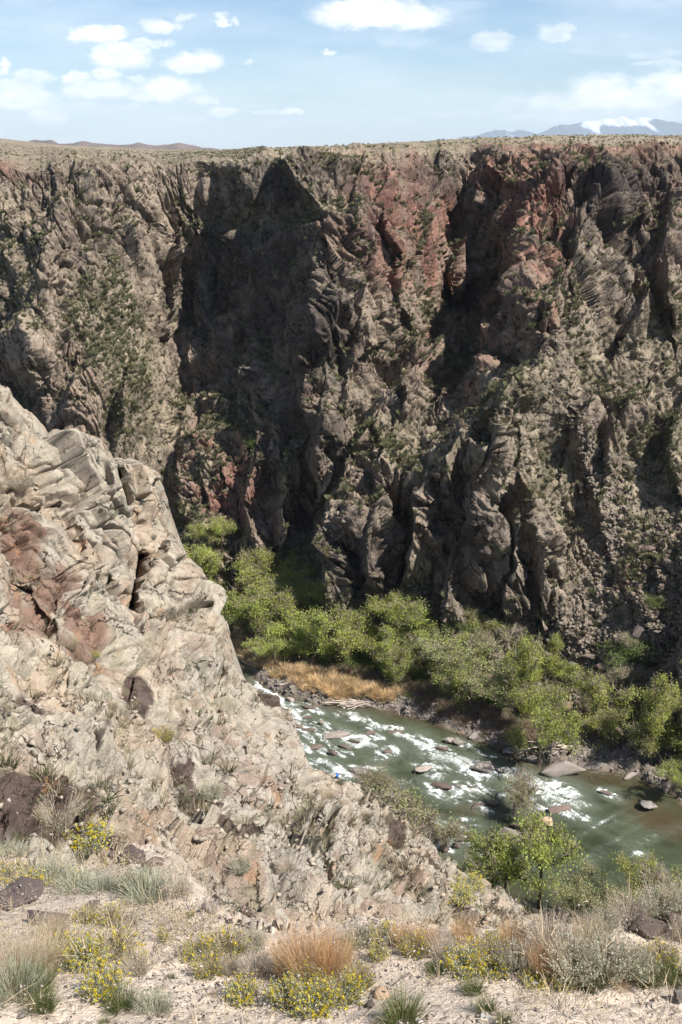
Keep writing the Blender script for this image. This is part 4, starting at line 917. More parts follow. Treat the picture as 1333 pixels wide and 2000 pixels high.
def place_px(root, u, v, hpx, label, first, rz, squash=1.0, zoff=0.0, group=None, fixed=None):
    x, y = at_z(u, v, WZ + 1.5); g = drop(float(x), float(y)) if fixed is None else fixed
    if g is None: g = Vector((float(x), float(y), WZ + 1))
    g = Vector(g); g.z = max(g.z, WZ + .1) + zoff
    d = g.length; s = hpx * d / F / root['h'] * 1.16
    o = root if first else copy_thing(root, g, rz, s)
    o.location = g; o.rotation_euler = (0, 0, rz); o.scale = (s * squash, s * squash, s); o['label'] = label
    if group: o['group'] = group
    return o
protos = [tree_proto(901 + i, 'leaf', bare=b_, clumps=cl_) for i, (b_, cl_) in enumerate([(0, 80), (.05, 60), (.1, 75), (0, 50)])]
mixt = [tree_proto(921, 'leafg', nleaf=7500, bare=.15, clumps=110, lsize=.125), tree_proto(922, 'leaf', nleaf=6500, bare=.25, clumps=90, lsize=.13)]
bare_t = tree_proto(931, 'leafg', nleaf=2200, bare=.5, clumps=60, lsize=.12, barkm='twig')
big_t = tree_proto(941, 'leaf', nleaf=9000, bare=.2, clumps=70, trunk=5.0, crown=(4.2, 4.2, 6), lsize=.135)
TREES = [ # u, v base, height px, proto, squash, label
 (392,1178,86,protos[0],1.1,'bright green tree at the upstream end of the riverside thicket, beside the pale spur'),
 (438,1150,60,protos[2],1.2,'low green tree at the upper left back of the thicket, below the green talus'),
 (478,1190,92,protos[1],1.1,'tall light green tree in the back row above the dry reeds'),
 (430,1225,84,protos[3],1.1,'green tree at the left front of the thicket, above the tan reeds'),
 (530,1196,88,protos[0],1.15,'light green tree in the back row just left of the shaded talus'),
 (490,1258,96,protos[2],1.15,'wide green tree above the first clump of dry reeds'),
 (560,1255,92,protos[1],1.1,'green tree below the tip of the shaded talus slope'),
 (606,1312,104,protos[3],1.1,'bright green tree hanging forward over the brown brush, left of the golden reeds'),
 (600,1218,70,protos[1],1.3,'green tree filling the gap between the talus tip and the dark spur foot'),
 (520,1225,74,protos[3],1.2,'yellow green tree in the second row behind the first reeds'),
 (850,1300,66,protos[0],1.3,'soft green tree filling the back row at the middle right'),
 (930,1330,70,protos[2],1.2,'yellow green tree among the grey half bare ones'),
 (1005,1385,80,protos[1],1.1,'green tree just left of the crooked dark trunk'),
 (545,1302,60,protos[0],1.1,'small green tree over the brown brush at the left bank'),
 (640,1240,74,protos[2],1.2,'round green tree in front of the foot of the dark spur'),
 (670,1300,92,protos[1],1.1,'green tree with grey twigs showing behind the golden reeds'),
 (705,1242,66,protos[0],1.15,'green tree at the back directly under the dark cliff foot'),
 (746,1336,82,protos[3],.85,'small vivid green tree drooping over the bank above the driftwood'),
 (755,1290,84,protos[2],1.1,'dense green tree in the middle of the thicket above the small drooping one'),
 (815,1302,96,protos[1],1.1,'tall light green tree below the bushy gully of the cliff'),
 (800,1345,70,mixt[1],1.2,'thin leaved green tree over dark brush right of the golden reeds'),
 (868,1340,92,mixt[0],1.15,'grey green tree with many bare twigs in the middle right of the thicket'),
 (905,1305,64,mixt[1],1.2,'sparse yellow green tree in the back row right of the light green ones'),
 (925,1375,92,mixt[1],1.1,'sparse green tree with pale grey branches above the dark bank brush'),
 (975,1322,70,bare_t,1.3,'almost leafless grey tree at the back beside the scree'),
 (975,1400,86,mixt[0],1.1,'olive grey half bare tree left of the crooked dark trunk'),
 (1022,1332,74,bare_t,1.2,'bare pinkish grey tree behind the tall crooked one'),
 (1048,1425,168,big_t,.72,'tall light green tree with a crooked dark trunk and open crown'),
 (1052,1478,150,protos[1],.72,'bright green tree leaning low over the largest pale boulder'),
 (1090,1345,78,protos[3],.9,'yellow green tree at the right end of the thicket beside the scree'),
 (1152,1450,112,mixt[1],.85,'slim sparse green tree on the stony bank between two fuller trees'),
 (1246,1482,152,big_t,.72,'tall open green tree by the black shaded cliff at the right'),
 (1270,1470,112,protos[3],.8,'fuller bright green tree crowding the right side of the tall open one'),
 (1195,1470,70,mixt[1],1.1,'low thin tree leaning at the foot of the tall open one'),
 (1336,1546,70,protos[0],.9,'green tree cut off by the right edge above the bank stones'),
 (1052,1792,175,protos[2],.82,'large yellow green tree on the near bank by the slope of the spur'),
 (985,1760,96,protos[3],1.0,'lower green tree on the near bank left of the large one'),
 (1120,1812,84,mixt[0],1.0,'half bare tree with dark forked trunk on the near bank right of the large one'),
 (1235,1842,100,protos[0],1.0,'green tree behind the ledge shrubs at the near bank'),
 (1300,1850,92,bare_t,1.0,'pale leafless tree on the near bank behind the grey shrubs'),
]
seen = set()
for i, (u, v, h, pr, sq, lab) in enumerate(TREES):
    f = id(pr) not in seen; seen.add(id(pr)); place_px(pr, u, v, h * (1.08 if u < 1000 and v < 1420 else 1.02), lab, f, (i * 2.399) % 6.28, sq, group='trees along the river')
# dense dark undergrowth bushes between the trees
bush = tree_proto(951, 'leafd', nleaf=3200, crown=(2.2, 2.2, 2.2), trunk=.5, clumps=40, lsize=.09, twigs=False, nm='bush', cat='bush')
sbush = tree_proto(953, 'leafg', nleaf=4200, crown=(2.6, 2.6, 2.4), trunk=.6, clumps=80, lsize=.075, bare=.2, nm='shrub', cat='shrub', barkm='twig')
BUSH = [(1275,1180,26,bush,1.2,'small vivid green bush in the shade line under the leaning stone'),(1218,1290,48,bush,1.1,'dark green bush on the scree beside brown boulders'),(1235,1260,34,sbush,1.1,'grey green round bush just above the dark green bush'),
 (1195,1330,44,sbush,1.3,'grey green shrub below the dark green bush on the scree'),(1120,1330,40,bush,1.0,'dark bush right of the thicket on the scree edge'),(1170,1395,36,sbush,1.0,'dull shrub among bank stones left of the tall open tree'),
 (415,1115,24,bush,1.3,'dark green bush above the upper left end of the thicket'),(500,870,20,bush,1.2,'fresh green bush in a cleft of the left slope'),(895,1225,22,bush,1.3,'dark shrub at the cliff foot behind the thicket'),(1340,1500,40,bush,1.0,'green bush at the right edge above the bank')]
seen = set()
for i, (u, v, h, pr, sq, lab) in enumerate(BUSH):
    loc, _, ob = cast(u, v)
    f = id(pr) not in seen; seen.add(id(pr)); place_px(pr, u, v, h, lab, f, (i * 1.7) % 6.28, sq, zoff=-.3, fixed=loc)
for (u, v, h, sq, lab, zz) in [(1003,1592,62,1.0,'olive shrub growing on the mid-river rock island',1.6),(792,1602,92,1.15,'olive green shrub at the foot of the spur where it meets the rapids',.3),(752,1560,50,1.1,'low shrub on the spur skyline beside the rapids',.2),(846,1648,60,.9,'yellow green bush on the near bank above the white water',.2)]:
    x, y = at_z(u, v, WZ + zz); place_px(sbush, u, v, h, lab, False, u * .37, sq, fixed=Vector((float(x), float(y), WZ + zz)))

# ------------------------------------------------------------------ reeds, brush, rubble on the far bank (uncountable)
def along(px, n, r, spread):
    p = np.array([at_z(u, v, WZ + .6) for u, v in px]); L_ = np.concatenate([[0], np.cumsum(np.hypot(*np.diff(p, axis=0).T))])
    t = r.random(n) * L_[-1]; x = np.interp(t, L_, p[:, 0]); y = np.interp(t, L_, p[:, 1])
    return x + r.normal(size=n) * spread, y + r.normal(size=n) * spread
gx0, gy0 = VP[0, 0, 0], VP[0, 0, 1]
def floor_z(x, y):
    j = np.clip(((x - gx0) / .45).astype(int), 0, VP.shape[1] - 1); i = np.clip(((y - gy0) / .45).astype(int), 0, VP.shape[0] - 1)
    return VP[i, j, 2], river_sd(x, y)[0]
def clumps_on(name, mat, specs, seed, nb, h, w, lean, curl, kindlabel):
    r = np.random.default_rng(seed); a = Acc(); V0, F0, _, _ = blades(r, nb, .35, h, w, lean, curl, 2)
    for px, n, spread in specs:
        x, y = along(px, n, r, spread); z, sdv = floor_z(x, y)
        for i in range(n):
            if sdv[i] > -.6: continue
            c, q = math.cos(i * 2.4), math.sin(i * 2.4); s = r.uniform(.6, 1.3)
            V = V0 @ np.array([[c, q, 0], [-q, c, 0], [0, 0, 1]]) * s + [x[i], y[i], z[i] - .05]; a.add(V, F0)
    o = a.build(name, mat); tag(o, kindlabel, name.replace('_', ' '), kind='stuff'); return o
clumps_on('dry_reeds', ML['reed'], [([(425,1255),(455,1275),(500,1292),(525,1300)], 170, 1.6), ([(590,1330),(640,1352),(680,1362)], 190, 1.4), ([(640,1335),(700,1350)], 60, 1.6), ([(710,1360),(760,1368)], 120, 1.1), ([(540,1315),(600,1330)], 60, 1.2)], 61, 60, 1.9, .075, .8, .9, 'tan dry reeds along the far bank of the river')
clumps_on('brown_brush', ML['brush'], [([(430,1235),(520,1290),(640,1330),(760,1350),(830,1372)], 260, 2.2), ([(820,1365),(900,1398),(980,1430),(1060,1455)], 200, 1.7)], 62, 60, 1.7, .055, 1.0, .7, 'dark brown leafless brush under the riverside trees')
clumps_on('understorey', ML['leafd'], [([(400,1180),(500,1250),(640,1300),(800,1330),(950,1370)], 380, 3.5), ([(900,1280),(1060,1330)], 90, 3)], 63, 60, 1.5, .11, 1.0, .8, 'dull green undergrowth beneath the riverside trees')

# ------------------------------------------------------------------ scrub and stones over the canyon wall
def scatter_small(name, P_, w_, n, seed, proto, mat, smin, smax, label, sink=.05, tilt=False, colr=None):
    r = np.random.default_rng(seed); w_ = w_.ravel(); w_ = w_ / w_.sum(); idx = r.choice(w_.size, n, p=w_); pts = P_.reshape(-1, 3)[idx] + r.normal(size=(n, 3)) * .05
    Vs, Fs = proto; m = len(Vs); an = r.uniform(0, 6.28, n); s = r.uniform(0, 1, n) ** 2 * (smax - smin) + smin
    s = s[:, None] * r.uniform(.8, 1.25, (n, 3)); c, q = np.cos(an), np.sin(an)
    k_ = r.integers(0, len(Vs), n) if isinstance(Vs, list) else None
    if k_ is None:
        V = Vs[None] * s[:, None, :]; V = np.stack([V[..., 0] * c[:, None] - V[..., 1] * q[:, None], V[..., 0] * q[:, None] + V[..., 1] * c[:, None], V[..., 2] - sink], 2) + pts[:, None]
        o = link_mesh(name, V.reshape(-1, 3), (Fs[None] + (np.arange(n) * m)[:, None, None]).reshape(-1, Fs.shape[1]), mat)
    tag(o, label, name.replace('_', ' '), kind='stuff'); return o
r = np.random.default_rng(5)
vis = (uall_w > -80) & (uall_w < 1420)
area = (np.linalg.norm(np.gradient(Pw, axis=0), axis=2) * np.linalg.norm(np.gradient(Pw, axis=1), axis=2))
wv_ = flat_w * .8 + tal_w * .9 + .05
clump = smooth(fbm(Pw[..., 0] / 14, Pw[..., 1] / 14, Pw[..., 2] / 14, 4, 705), -.3, .5)
bl = (lambda: blades(np.random.default_rng(8), 26, .18, .75, .16, .95, .5, 1, tip=.5))()
scatter_small('scrub', Pw, wv_ * np.minimum(area, .3) * vis * (wallm_w > .5) * (.08 + clump), 15000, 71, (bl[0], bl[1]), ML['scrub'], .5, 1.9, 'small grey green scrub dotted over the slopes and ledges of the canyon wall')
scatter_small('dry_scrub', Pw, wv_ * np.minimum(area, .3) * vis * (wallm_w > .5), 8000, 72, (bl[0], bl[1]), ML['scrubd'], .4, 1.3, 'small straw coloured tufts over the slopes of the canyon wall')
plm = (wallm_w < .01) & vis & (Pw[..., 1] > 280) & (Pw[..., 1] < 1500)
scatter_small('plateau_scrub', Pw, np.minimum(area, 60) * plm * (300 / Pw[..., 1]) ** .6, 5500, 73, (bl[0], bl[1]), ML['scrub'], .5, 1.5, 'sparse low scrub across the dry plateau above the canyon')
def chip(seed, n=9):
    import bmesh
    r = np.random.default_rng(seed); bm = bmesh.new()
    for p in unit(r.normal(size=(n, 3))) * [1, .8, .6]: bm.verts.new(p)
    bmesh.ops.convex_hull(bm, input=bm.verts); bm.verts.index_update()
    V = np.array([v.co[:] for v in bm.verts]); Fc = np.array([[v.index for v in f.verts] for f in bm.faces]); bm.free(); return V, Fc
rv_, rf_ = chip(3); rv2_, rf2_ = chip(8, 8)
M_RUB = stone_mat('rubble stone', (.17, .135, .105), .5, .05)
screeW = blob(uall_w, vall_w, [(1180,1070,50,120,8,1),(1150,930,26,140,-30,.7),(1230,1250,110,150,0,.8),(1280,1080,80,130,0,.7),(1120,1290,60,90,0,1),(640,1060,50,20,-30,1),(460,1060,60,30,10,.2),(850,1180,40,40,0,.3),(330,950,40,80,0,.2)])
scatter_small('scree', Pw, screeW * np.minimum(area, .3) * (wallm_w > .5), 8000, 74, (rv_, rf_), M_RUB, .12, .75, 'loose grey brown stones lying on the scree slopes', sink=.02)
xb = np.stack([GXf, GYf, Zgf], 2)
bankW = np.exp(-((outf - 2.6) / 2.6) ** 2) * (outf > .15) * (farf | (GXf > 20))
scatter_small('bank_rubble', xb, bankW, 6500, 75, (rv_, rf_), stone_mat('bank rubble stone', (.20, .17, .145), .6, .05), .15, .62, 'broken stones heaped along the river bank', sink=.0)

# ------------------------------------------------------------------ boulders
def block(seed):
    """broken boulder: a convex hull of a few points, cut finer and roughened"""
    import bmesh
    r = np.random.default_rng(seed); bm = bmesh.new()
    for p in unit(r.normal(size=(15, 3))) * r.uniform(.8, 1.1, (15, 1)) * [1, r.uniform(.7, .9), r.uniform(.65, .85)]: bm.verts.new(p)
    g = bmesh.ops.convex_hull(bm, input=bm.verts)['geom_interior']; bmesh.ops.delete(bm, geom=[v for v in g if isinstance(v, bmesh.types.BMVert)], context='VERTS')
    bmesh.ops.subdivide_edges(bm, edges=bm.edges[:], cuts=5, use_grid_fill=True); bmesh.ops.triangulate(bm, faces=bm.faces[:]); bm.verts.index_update()
    V = np.array([v.co[:] for v in bm.verts]); Fc = np.array([[v.index for v in f.verts] for f in bm.faces]); bm.free()
    n = fbm(V[:, 0] * 2.5 + seed, V[:, 1] * 2.5, V[:, 2] * 2.5, 4, seed); V = V * (1 + .055 * n[:, None]); return V, Fc
RK = [block(40 + i) for i in range(5)]
RMESH = {}
def boulder(x, y, z, w, h, mat, label, seed, nm='boulder', cat='boulder', group=None, rx=0):
    key = (seed % 5, mat)
    if key not in RMESH:
        o = link_mesh(nm, RK[key[0]][0], RK[key[0]][1], MS[mat]); RMESH[key] = o.data
    else:
        o = bpy.data.objects.new(nm, RMESH[key]); COL.objects.link(o)
    D_ = min(w, h * 1.0); H_ = max(.75 * h, .3 * w)
    o.location = (x, y, z); o.rotation_euler = (rx, .06 * math.sin(seed), (seed * 1.3) % .9 - .45 + math.pi * (seed % 2)); o.scale = (w * .62, D_ * .62, H_ * .78)
    tag(o, label, cat, group); return o
RIVER = [ # u, v, w px, h px, material, label
 (1092,1498,80,44,'pale','largest flat topped pale boulder at the far bank by the white water'),(1160,1492,56,24,'pale','low pale brown boulder directly right of the largest flat topped one'),(942,1496,40,30,'pale','rounded pale boulder alone mid river above the rapid'),
 (982,1503,22,16,'grey','small dark wet boulder right of the rounded pale one'),(655,1433,48,20,'pale','wide low pale pink boulder in the upper rapids'),(628,1408,14,16,'pale','small pale boulder above the wide pink one'),
 (580,1357,18,18,'pale','pale block at the head of the river beside the foam'),(567,1365,16,12,'pale','smaller pale block touching the one at the river head'),(532,1360,26,12,'brown','reddish flat rock at the foot of the spur upstream'),
 (604,1380,26,10,'brown','brown wet rock below the two pale blocks'),(600,1400,18,10,'brown','small brown rock in upstream foam'),(603,1424,24,10,'brown','dark brown low rock left of the wide pink boulder'),(582,1418,20,10,'brown','brown wet stone in foam near the spur'),
 (575,1446,18,12,'pale','pale stone at the spur foot in white water'),(616,1457,26,14,'brown','brown pale-topped rock in the upper left rapids'),(652,1468,20,16,'brown','dark brown pyramid rock in the upper rapids'),(690,1446,26,10,'brown','brown rock tight right of the wide pink boulder'),
 (673,1458,26,10,'brown','low brown rock between pyramid and wide boulder'),(699,1504,28,20,'pale','slanted pale block left of the mid river, above the spur edge'),(735,1518,24,20,'pale','pale brown block close to the olive shrub'),
 (722,1430,24,12,'brown','orange brown wet rock upstream of mid river'),(772,1428,28,10,'brown','long orange brown wet rock in midstream upstream'),(756,1467,18,12,'brown','brown rock under a fan of foam'),(825,1502,34,20,'pale','tilted pale brown block in the middle of the river'),
 (862,1532,38,16,'brown','dark brown wedge rock above the foam tongue'),(898,1534,22,14,'grey','grey wet rock next to the wedge rock'),(918,1536,16,10,'brown','small brown rock right of the grey wet one'),(862,1461,26,10,'brown','brown wet rock in the foam right of centre'),
 (878,1444,20,16,'pale','left one of a pair of pale round boulders near the far bank'),(894,1447,22,18,'pale','right one of a pair of pale round boulders near the far bank'),(929,1434,36,22,'grey','grey boulder at the bank edge beside the dark stones'),
 (955,1424,30,26,'grey','dark grey boulder on the bank below the brown brush'),(972,1446,26,18,'pale','pale boulder near the shaded bank water'),(1000,1465,34,22,'grey','dark grey boulder half in bank shade'),(1046,1478,34,22,'grey','dark boulder left of the largest flat topped one'),
 (838,1598,36,28,'pale','white grey boulder in lower rapids beside the near bank'),(990,1626,46,56,'pale','tall upright pale brown rock face of the island'),(1030,1612,60,26,'brown','broad brown rock of the island under the olive shrub'),(1066,1602,24,26,'tan','tilted tan slab at the right of the island'),
 (965,1566,22,16,'brown','reddish boulder at the upstream side of the island'),(931,1573,28,14,'brown','submerged brown rock left of the island'),(1094,1577,46,20,'brown','wet brown rock at the tail of the big rapid'),(1181,1547,26,10,'brown','small orange brown rock in calm water at right'),
 (1264,1572,28,26,'grey','dark speckled boulder alone in the calm water'),(868,1654,18,20,'brown','brown boulder left of a pair in the lower white water'),(893,1648,16,20,'brown','pointed brown boulder right of a pair in the lower white water'),(858,1630,16,10,'brown','small brown stone above the lower white water'),
 (904,1640,28,12,'brown','brown flat wet rock right of the pointed boulder'),(1290,1510,26,34,'grey','upright dark grey boulder at the right bank'),(1122,1648,14,26,'brown','narrow reddish rock behind the large near bank tree'),
 (1230,1514,34,14,'pale','pale rock with orange base on the right bank'),(1310,1536,34,20,'pale','pale bank rock near the right edge'),(500,1342,24,10,'white','whitish stone at the head of the river beside the spur'),
 (540,1345,16,12,'white','white stone under the fallen log'),(560,1352,18,12,'pale','pale stone just below the fallen log'),(690,1372,22,12,'white','white block under the driftwood pile'),(672,1380,14,10,'grey','grey block at the left foot of the driftwood pile'),(833,1400,22,10,'pale','pale bank stones block under the dark brush'),
 (657,1523,17,12,'grey','small grey rock just below the blue jacket'),(665,1530,14,12,'brown','small brown rock at the foot of the spur below the blue jacket')]
for i, (u, v, w_, h_, mt, lab) in enumerate(RIVER):
    x, y = at_z(u, v + h_ * .3, WZ); d = math.sqrt(float(x) ** 2 + float(y) ** 2 + WZ ** 2); m_ = d / F
    wz = 0.0
    boulder(float(x), float(y), WZ + h_ * m_ * .22, w_ * m_, h_ * m_, mt, lab, i * 7 + 3, group='boulders in and beside the river')
for i, (u, v, w_, h_, mt, lab) in enumerate([(1265,1074,24,18,'brown','reddish brown boulder on the green slope right of the scree'),(1276,1165,14,34,'pale','upright slab stone at the edge of the shadow'),(1180,1050,26,16,'brown','purple brown boulder at the scree top bend'),(1215,1255,26,22,'grey','grey boulder above the dark green bush'),
     (1245,1240,36,28,'dark','dark boulder at the shade edge left'),(1180,1310,34,26,'brown','brown angular boulder on the scree right of the thicket'),(1150,1285,26,16,'brown','flat dark boulder behind the yellow green tree'),(1225,1375,50,34,'brown','big shaded brown boulder behind the tall open tree'),(1118,1300,22,16,'grey','grey boulder by the scree edge'),
     (1290,1110,22,14,'brown','brown boulder high on the right slope'),(1155,1370,24,20,'grey','grey boulder between two trees on the bank'),(1195,1405,24,16,'grey','grey stone below the shaded brown boulder')]):
    loc, _, ob = cast(u, v)
    if loc is None: continue
    m_ = loc.length / F; boulder(loc.x, loc.y, loc.z + h_ * m_ * .2, w_ * m_, h_ * m_, mt, lab, i * 3 + 1, group='boulders on the scree')
# driftwood and the blue figure
def driftwood(u, v, n, L_, label, seed, nm='driftwood_pile', cat='driftwood'):
    r = np.random.default_rng(seed); x, y = at_z(u, v, WZ + .8); S = []
    for i in range(n):
        an = r.uniform(-.5, .9) if n > 1 else .45; l = L_ * r.uniform(.35, 1); c = np.array([r.normal() * L_ * .22, r.normal() * .5, r.uniform(.1, .9)]) if n > 1 else np.array([0, 0, .3])
        d = np.array([math.cos(an), math.sin(an) * .7, r.normal() * .15]); p = c - d * l / 2; m_ = p + d * l * .5 + r.normal(size=3) * .12; q = p + d * l; rd = r.uniform(.05, .16) if n > 1 else .2
        S += [(p, m_, rd, rd * .8), (m_, q, rd * .8, rd * .4)]
    a = Acc(); a.add(*tubes(S, 6)); o = a.build(nm, ML['wood'], smooth_shade=True); g = drop(float(x), float(y)); o.location = (float(x), float(y), max(g.z if g else WZ, WZ + .1)); tag(o, label, cat)
driftwood(702, 1372, 26, 7.5, 'tangled pile of bleached driftwood at the water edge below the golden reeds', 5)
driftwood(1085, 1470, 22, 6.5, 'tangle of pale drift branches on the bank above the largest boulder', 6)
driftwood(567, 1338, 1, 5.5, 'single pale fallen log lying on the stones at the river head', 7, 'fallen_log', 'log')
driftwood(775, 1345, 9, 3.0, 'bleached branches sticking out of the dark brush by the bank', 8)
def blue_person():
    x, y = at_z(659, 1523, WZ + .3); root = empty('person'); root.location = (float(x), float(y), WZ + .28)
    k = ((0, 0, .42), (.0, 0, .80), (.02, .05, 1.12), (.03, .10, 1.26)); import bmesh
    def skin(name, pts, edges, rad, mat):
        me = bpy.data.meshes.new(name); me.from_pydata(pts, edges, []); o = bpy.data.objects.new(name, me); COL.objects.link(o); m = o.modifiers.new('s', 'SKIN'); m.use_smooth_shade = True
        for v, rr in zip(me.skin_vertices[0].data, rad): v.radius = rr if isinstance(rr, tuple) else (rr, rr)
        me.skin_vertices[0].data[0].use_root = True; s2 = o.modifiers.new('u', 'SUBSURF'); s2.levels = s2.render_levels = 1; me.materials.append(mat); o.parent = root; return o
    skinm = simple('skin', (.32, .17, .11), var=.1); trou = simple('trousers', (.05, .055, .06), var=.15)
    body = [(0, 0, .42), (0, .02, .62), (0, .08, .84), (0, .12, .98), (0, .15, 1.10), (.17, .02, .40), (.2, .30, .36), (.2, .33, .02), (.2, .44, .0), (-.17, .02, .40), (-.2, .30, .36), (-.2, .33, .02), (-.2, .44, 0), (.2, .10, .84), (.26, .2, .62), (.12, .38, .52), (-.2, .10, .84), (-.26, .2, .62), (-.12, .38, .52)]
    ed = [(0, 1), (1, 2), (2, 3), (3, 4), (0, 5), (5, 6), (6, 7), (7, 8), (0, 9), (9, 10), (10, 11), (11, 12), (2, 13), (13, 14), (14, 15), (2, 16), (16, 17), (17, 18)]
    skin('body', body, ed, [.15, .14, .15, .06, .09, .10, .07, .05, .04, .10, .07, .05, .04, .07, .05, .035, .07, .05, .035], skinm)
    skin('trousers', [body[i] for i in (0, 5, 6, 7, 9, 10, 11)], [(0, 1), (1, 2), (2, 3), (0, 4), (4, 5), (5, 6)], [.17, .12, .09, .07, .12, .09, .07], trou)
    skin('jacket', [body[i] for i in (0, 1, 2, 3, 13, 14, 15, 16, 17, 18)], [(0, 1), (1, 2), (2, 3), (2, 4), (4, 5), (5, 6), (2, 7), (7, 8), (8, 9)], [.2, .23, .24, .10, .12, .09, .07, .12, .09, .07], ML['blue'])
    skin('hood', [(0, .12, 1.0), (0, .14, 1.1), (0, .14, 1.17)], [(0, 1), (1, 2)], [.13, .16, .12], ML['blue'])
    tag(root, 'person in a bright blue hooded jacket crouching at the river edge', 'person'); root.rotation_euler = (0, 0, 0.6); root.scale = (1.12,) * 3
blue_person()
# ------------------------------------------------------------------ plants and stones on the ledge and the spur
bpy.context.view_layer.update(); dg = bpy.context.evaluated_depsgraph_get()
def on_obj(u, v, ob_):
    dx, dz = ray(u, v); d = Vector((float(dx), 1.0, float(dz))).normalized()
    ok, loc, nrm, idx = ob_.ray_cast((0, 0, 0), d)
    return loc if ok else None
def tuft_proto(seed, nm, cat, parts):
    root = empty(nm); r = np.random.default_rng(seed); tag(root, None, cat)
    for (pname, mat, n, rad, h, w_, lean, curl, ns) in parts:
        V, Fq, tips, out_ = blades(r, n, rad, h, w_, lean, curl, ns); a = Acc(); a.add(V, Fq); a.build(pname, ML[mat], root)
    return root
def bush_proto(seed, nm, cat, stem='sage', n=260, rad=.30, h=.62, nleaf=2600, leafm='sage', flowers=0, dry=0, lean=.75, lsz=.022):
    """twiggy low bush one unit wide: bent stems, small leaves along them, clusters of yellow blossoms near the tips"""
    root = empty(nm); r = np.random.default_rng(seed); tag(root, None, cat)
    V, Fq, tips, out_ = blades(r, n, rad, h, .010, lean, .35, 4, tip=.4); a = Acc(); a.add(V, Fq); a.build('stems', ML[stem], root)
    Vr = V.reshape(n, 5, 2, 3).mean(2)
    k = r.integers(0, n, nleaf); t = r.uniform(.8, 3.99, nleaf); i0 = t.astype(int); f = (t - i0)[:, None]
    pts = Vr[k, i0] * (1 - f) + Vr[k, np.minimum(i0 + 1, 4)] * f + r.normal(size=(nleaf, 3)) * .014
    a = Acc(); a.add(*leaves(pts, lsz, r, 2.2, .8)); a.build('leaves', ML[leafm], root)
    if flowers:
        k = r.choice(n, min(n, flowers), replace=False); fl = []
        for j in k:
            for t in r.uniform(2.6, 4.0, r.integers(1, 4)):
                i1 = min(int(t), 3); ff = t - i1; p = Vr[j, i1] * (1 - ff) + Vr[j, i1 + 1] * ff
                m = r.integers(4, 8); fl.append(p + r.normal(size=(m, 3)) * .013)
        a = Acc(); a.add(*leaves(np.concatenate(fl), .026, r, 1.1, .3)); a.build('blossoms', ML['yellow'], root)
    if dry:
        V, Fq, _, _ = blades(r, dry, rad * 1.1, h * 1.25, .006, lean * .7, .3, 3, tip=.3); a = Acc(); a.add(V, Fq); a.build('dry_stalks', ML['straw'], root)
    return root
TP = {
 'green': tuft_proto(1, 'grass_tuft', 'grass tuft', [('blades', 'grass', 520, .20, .62, .011, .75, .4, 3), ('dry_blades', 'straw', 130, .22, .45, .008, 1.0, .5, 3)]),
 'sage': tuft_proto(2, 'sage_tuft', 'sage tuft', [('blades', 'sage', 620, .26, .55, .013, .8, .35, 3), ('dry_blades', 'straw', 120, .26, .5, .007, .9, .3, 3)]),
 'dry': tuft_proto(3, 'dry_grass', 'dry grass', [('stalks', 'orange', 520, .30, .98, .0065, .32, .25, 4), ('pale_stalks', 'straw', 260, .34, .85, .0065, .5, .3, 4), ('green_blades', 'grass', 220, .34, .4, .010, .6, .4, 3)]),
 'straw': tuft_proto(4, 'straw_bush', 'straw bush', [('stalks', 'straw', 800, .40, .85, .0065, .6, .35, 4), ('pink_stalks', 'pink', 300, .40, .8, .006, .7, .4, 4), ('green_blades', 'sage', 300, .4, .42, .010, .6, .3, 3)]),
 'flower': bush_proto(5, 'flowering_bush', 'flowering bush', 'grass', flowers=150, dry=120, leafm='sage'),
 'flower2': bush_proto(6, 'flowering_bush', 'flowering bush', 'straw', n=300, flowers=70, dry=260, leafm='grass', nleaf=1800),
 'silver': bush_proto(7, 'silver_shrub', 'shrub', 'pink', n=420, nleaf=5200, leafm='sage', dry=160, h=.8, lean=.6, lsz=.02),
 'twig': bush_proto(8, 'twiggy_shrub', 'shrub', 'pink', n=480, nleaf=1500, leafm='sage', dry=200, h=.75, lean=.8, lsz=.018),
 'sweed': bush_proto(9, 'flowering_weed', 'weed', 'grass', n=60, rad=.12, h=.9, nleaf=420, leafm='grass', flowers=34, lean=.45, lsz=.03),
}
TPH = {'green': .55, 'sage': .5, 'dry': .95, 'straw': .8, 'flower': .62, 'flower2': .62, 'silver': .78, 'twig': .72, 'sweed': .85}
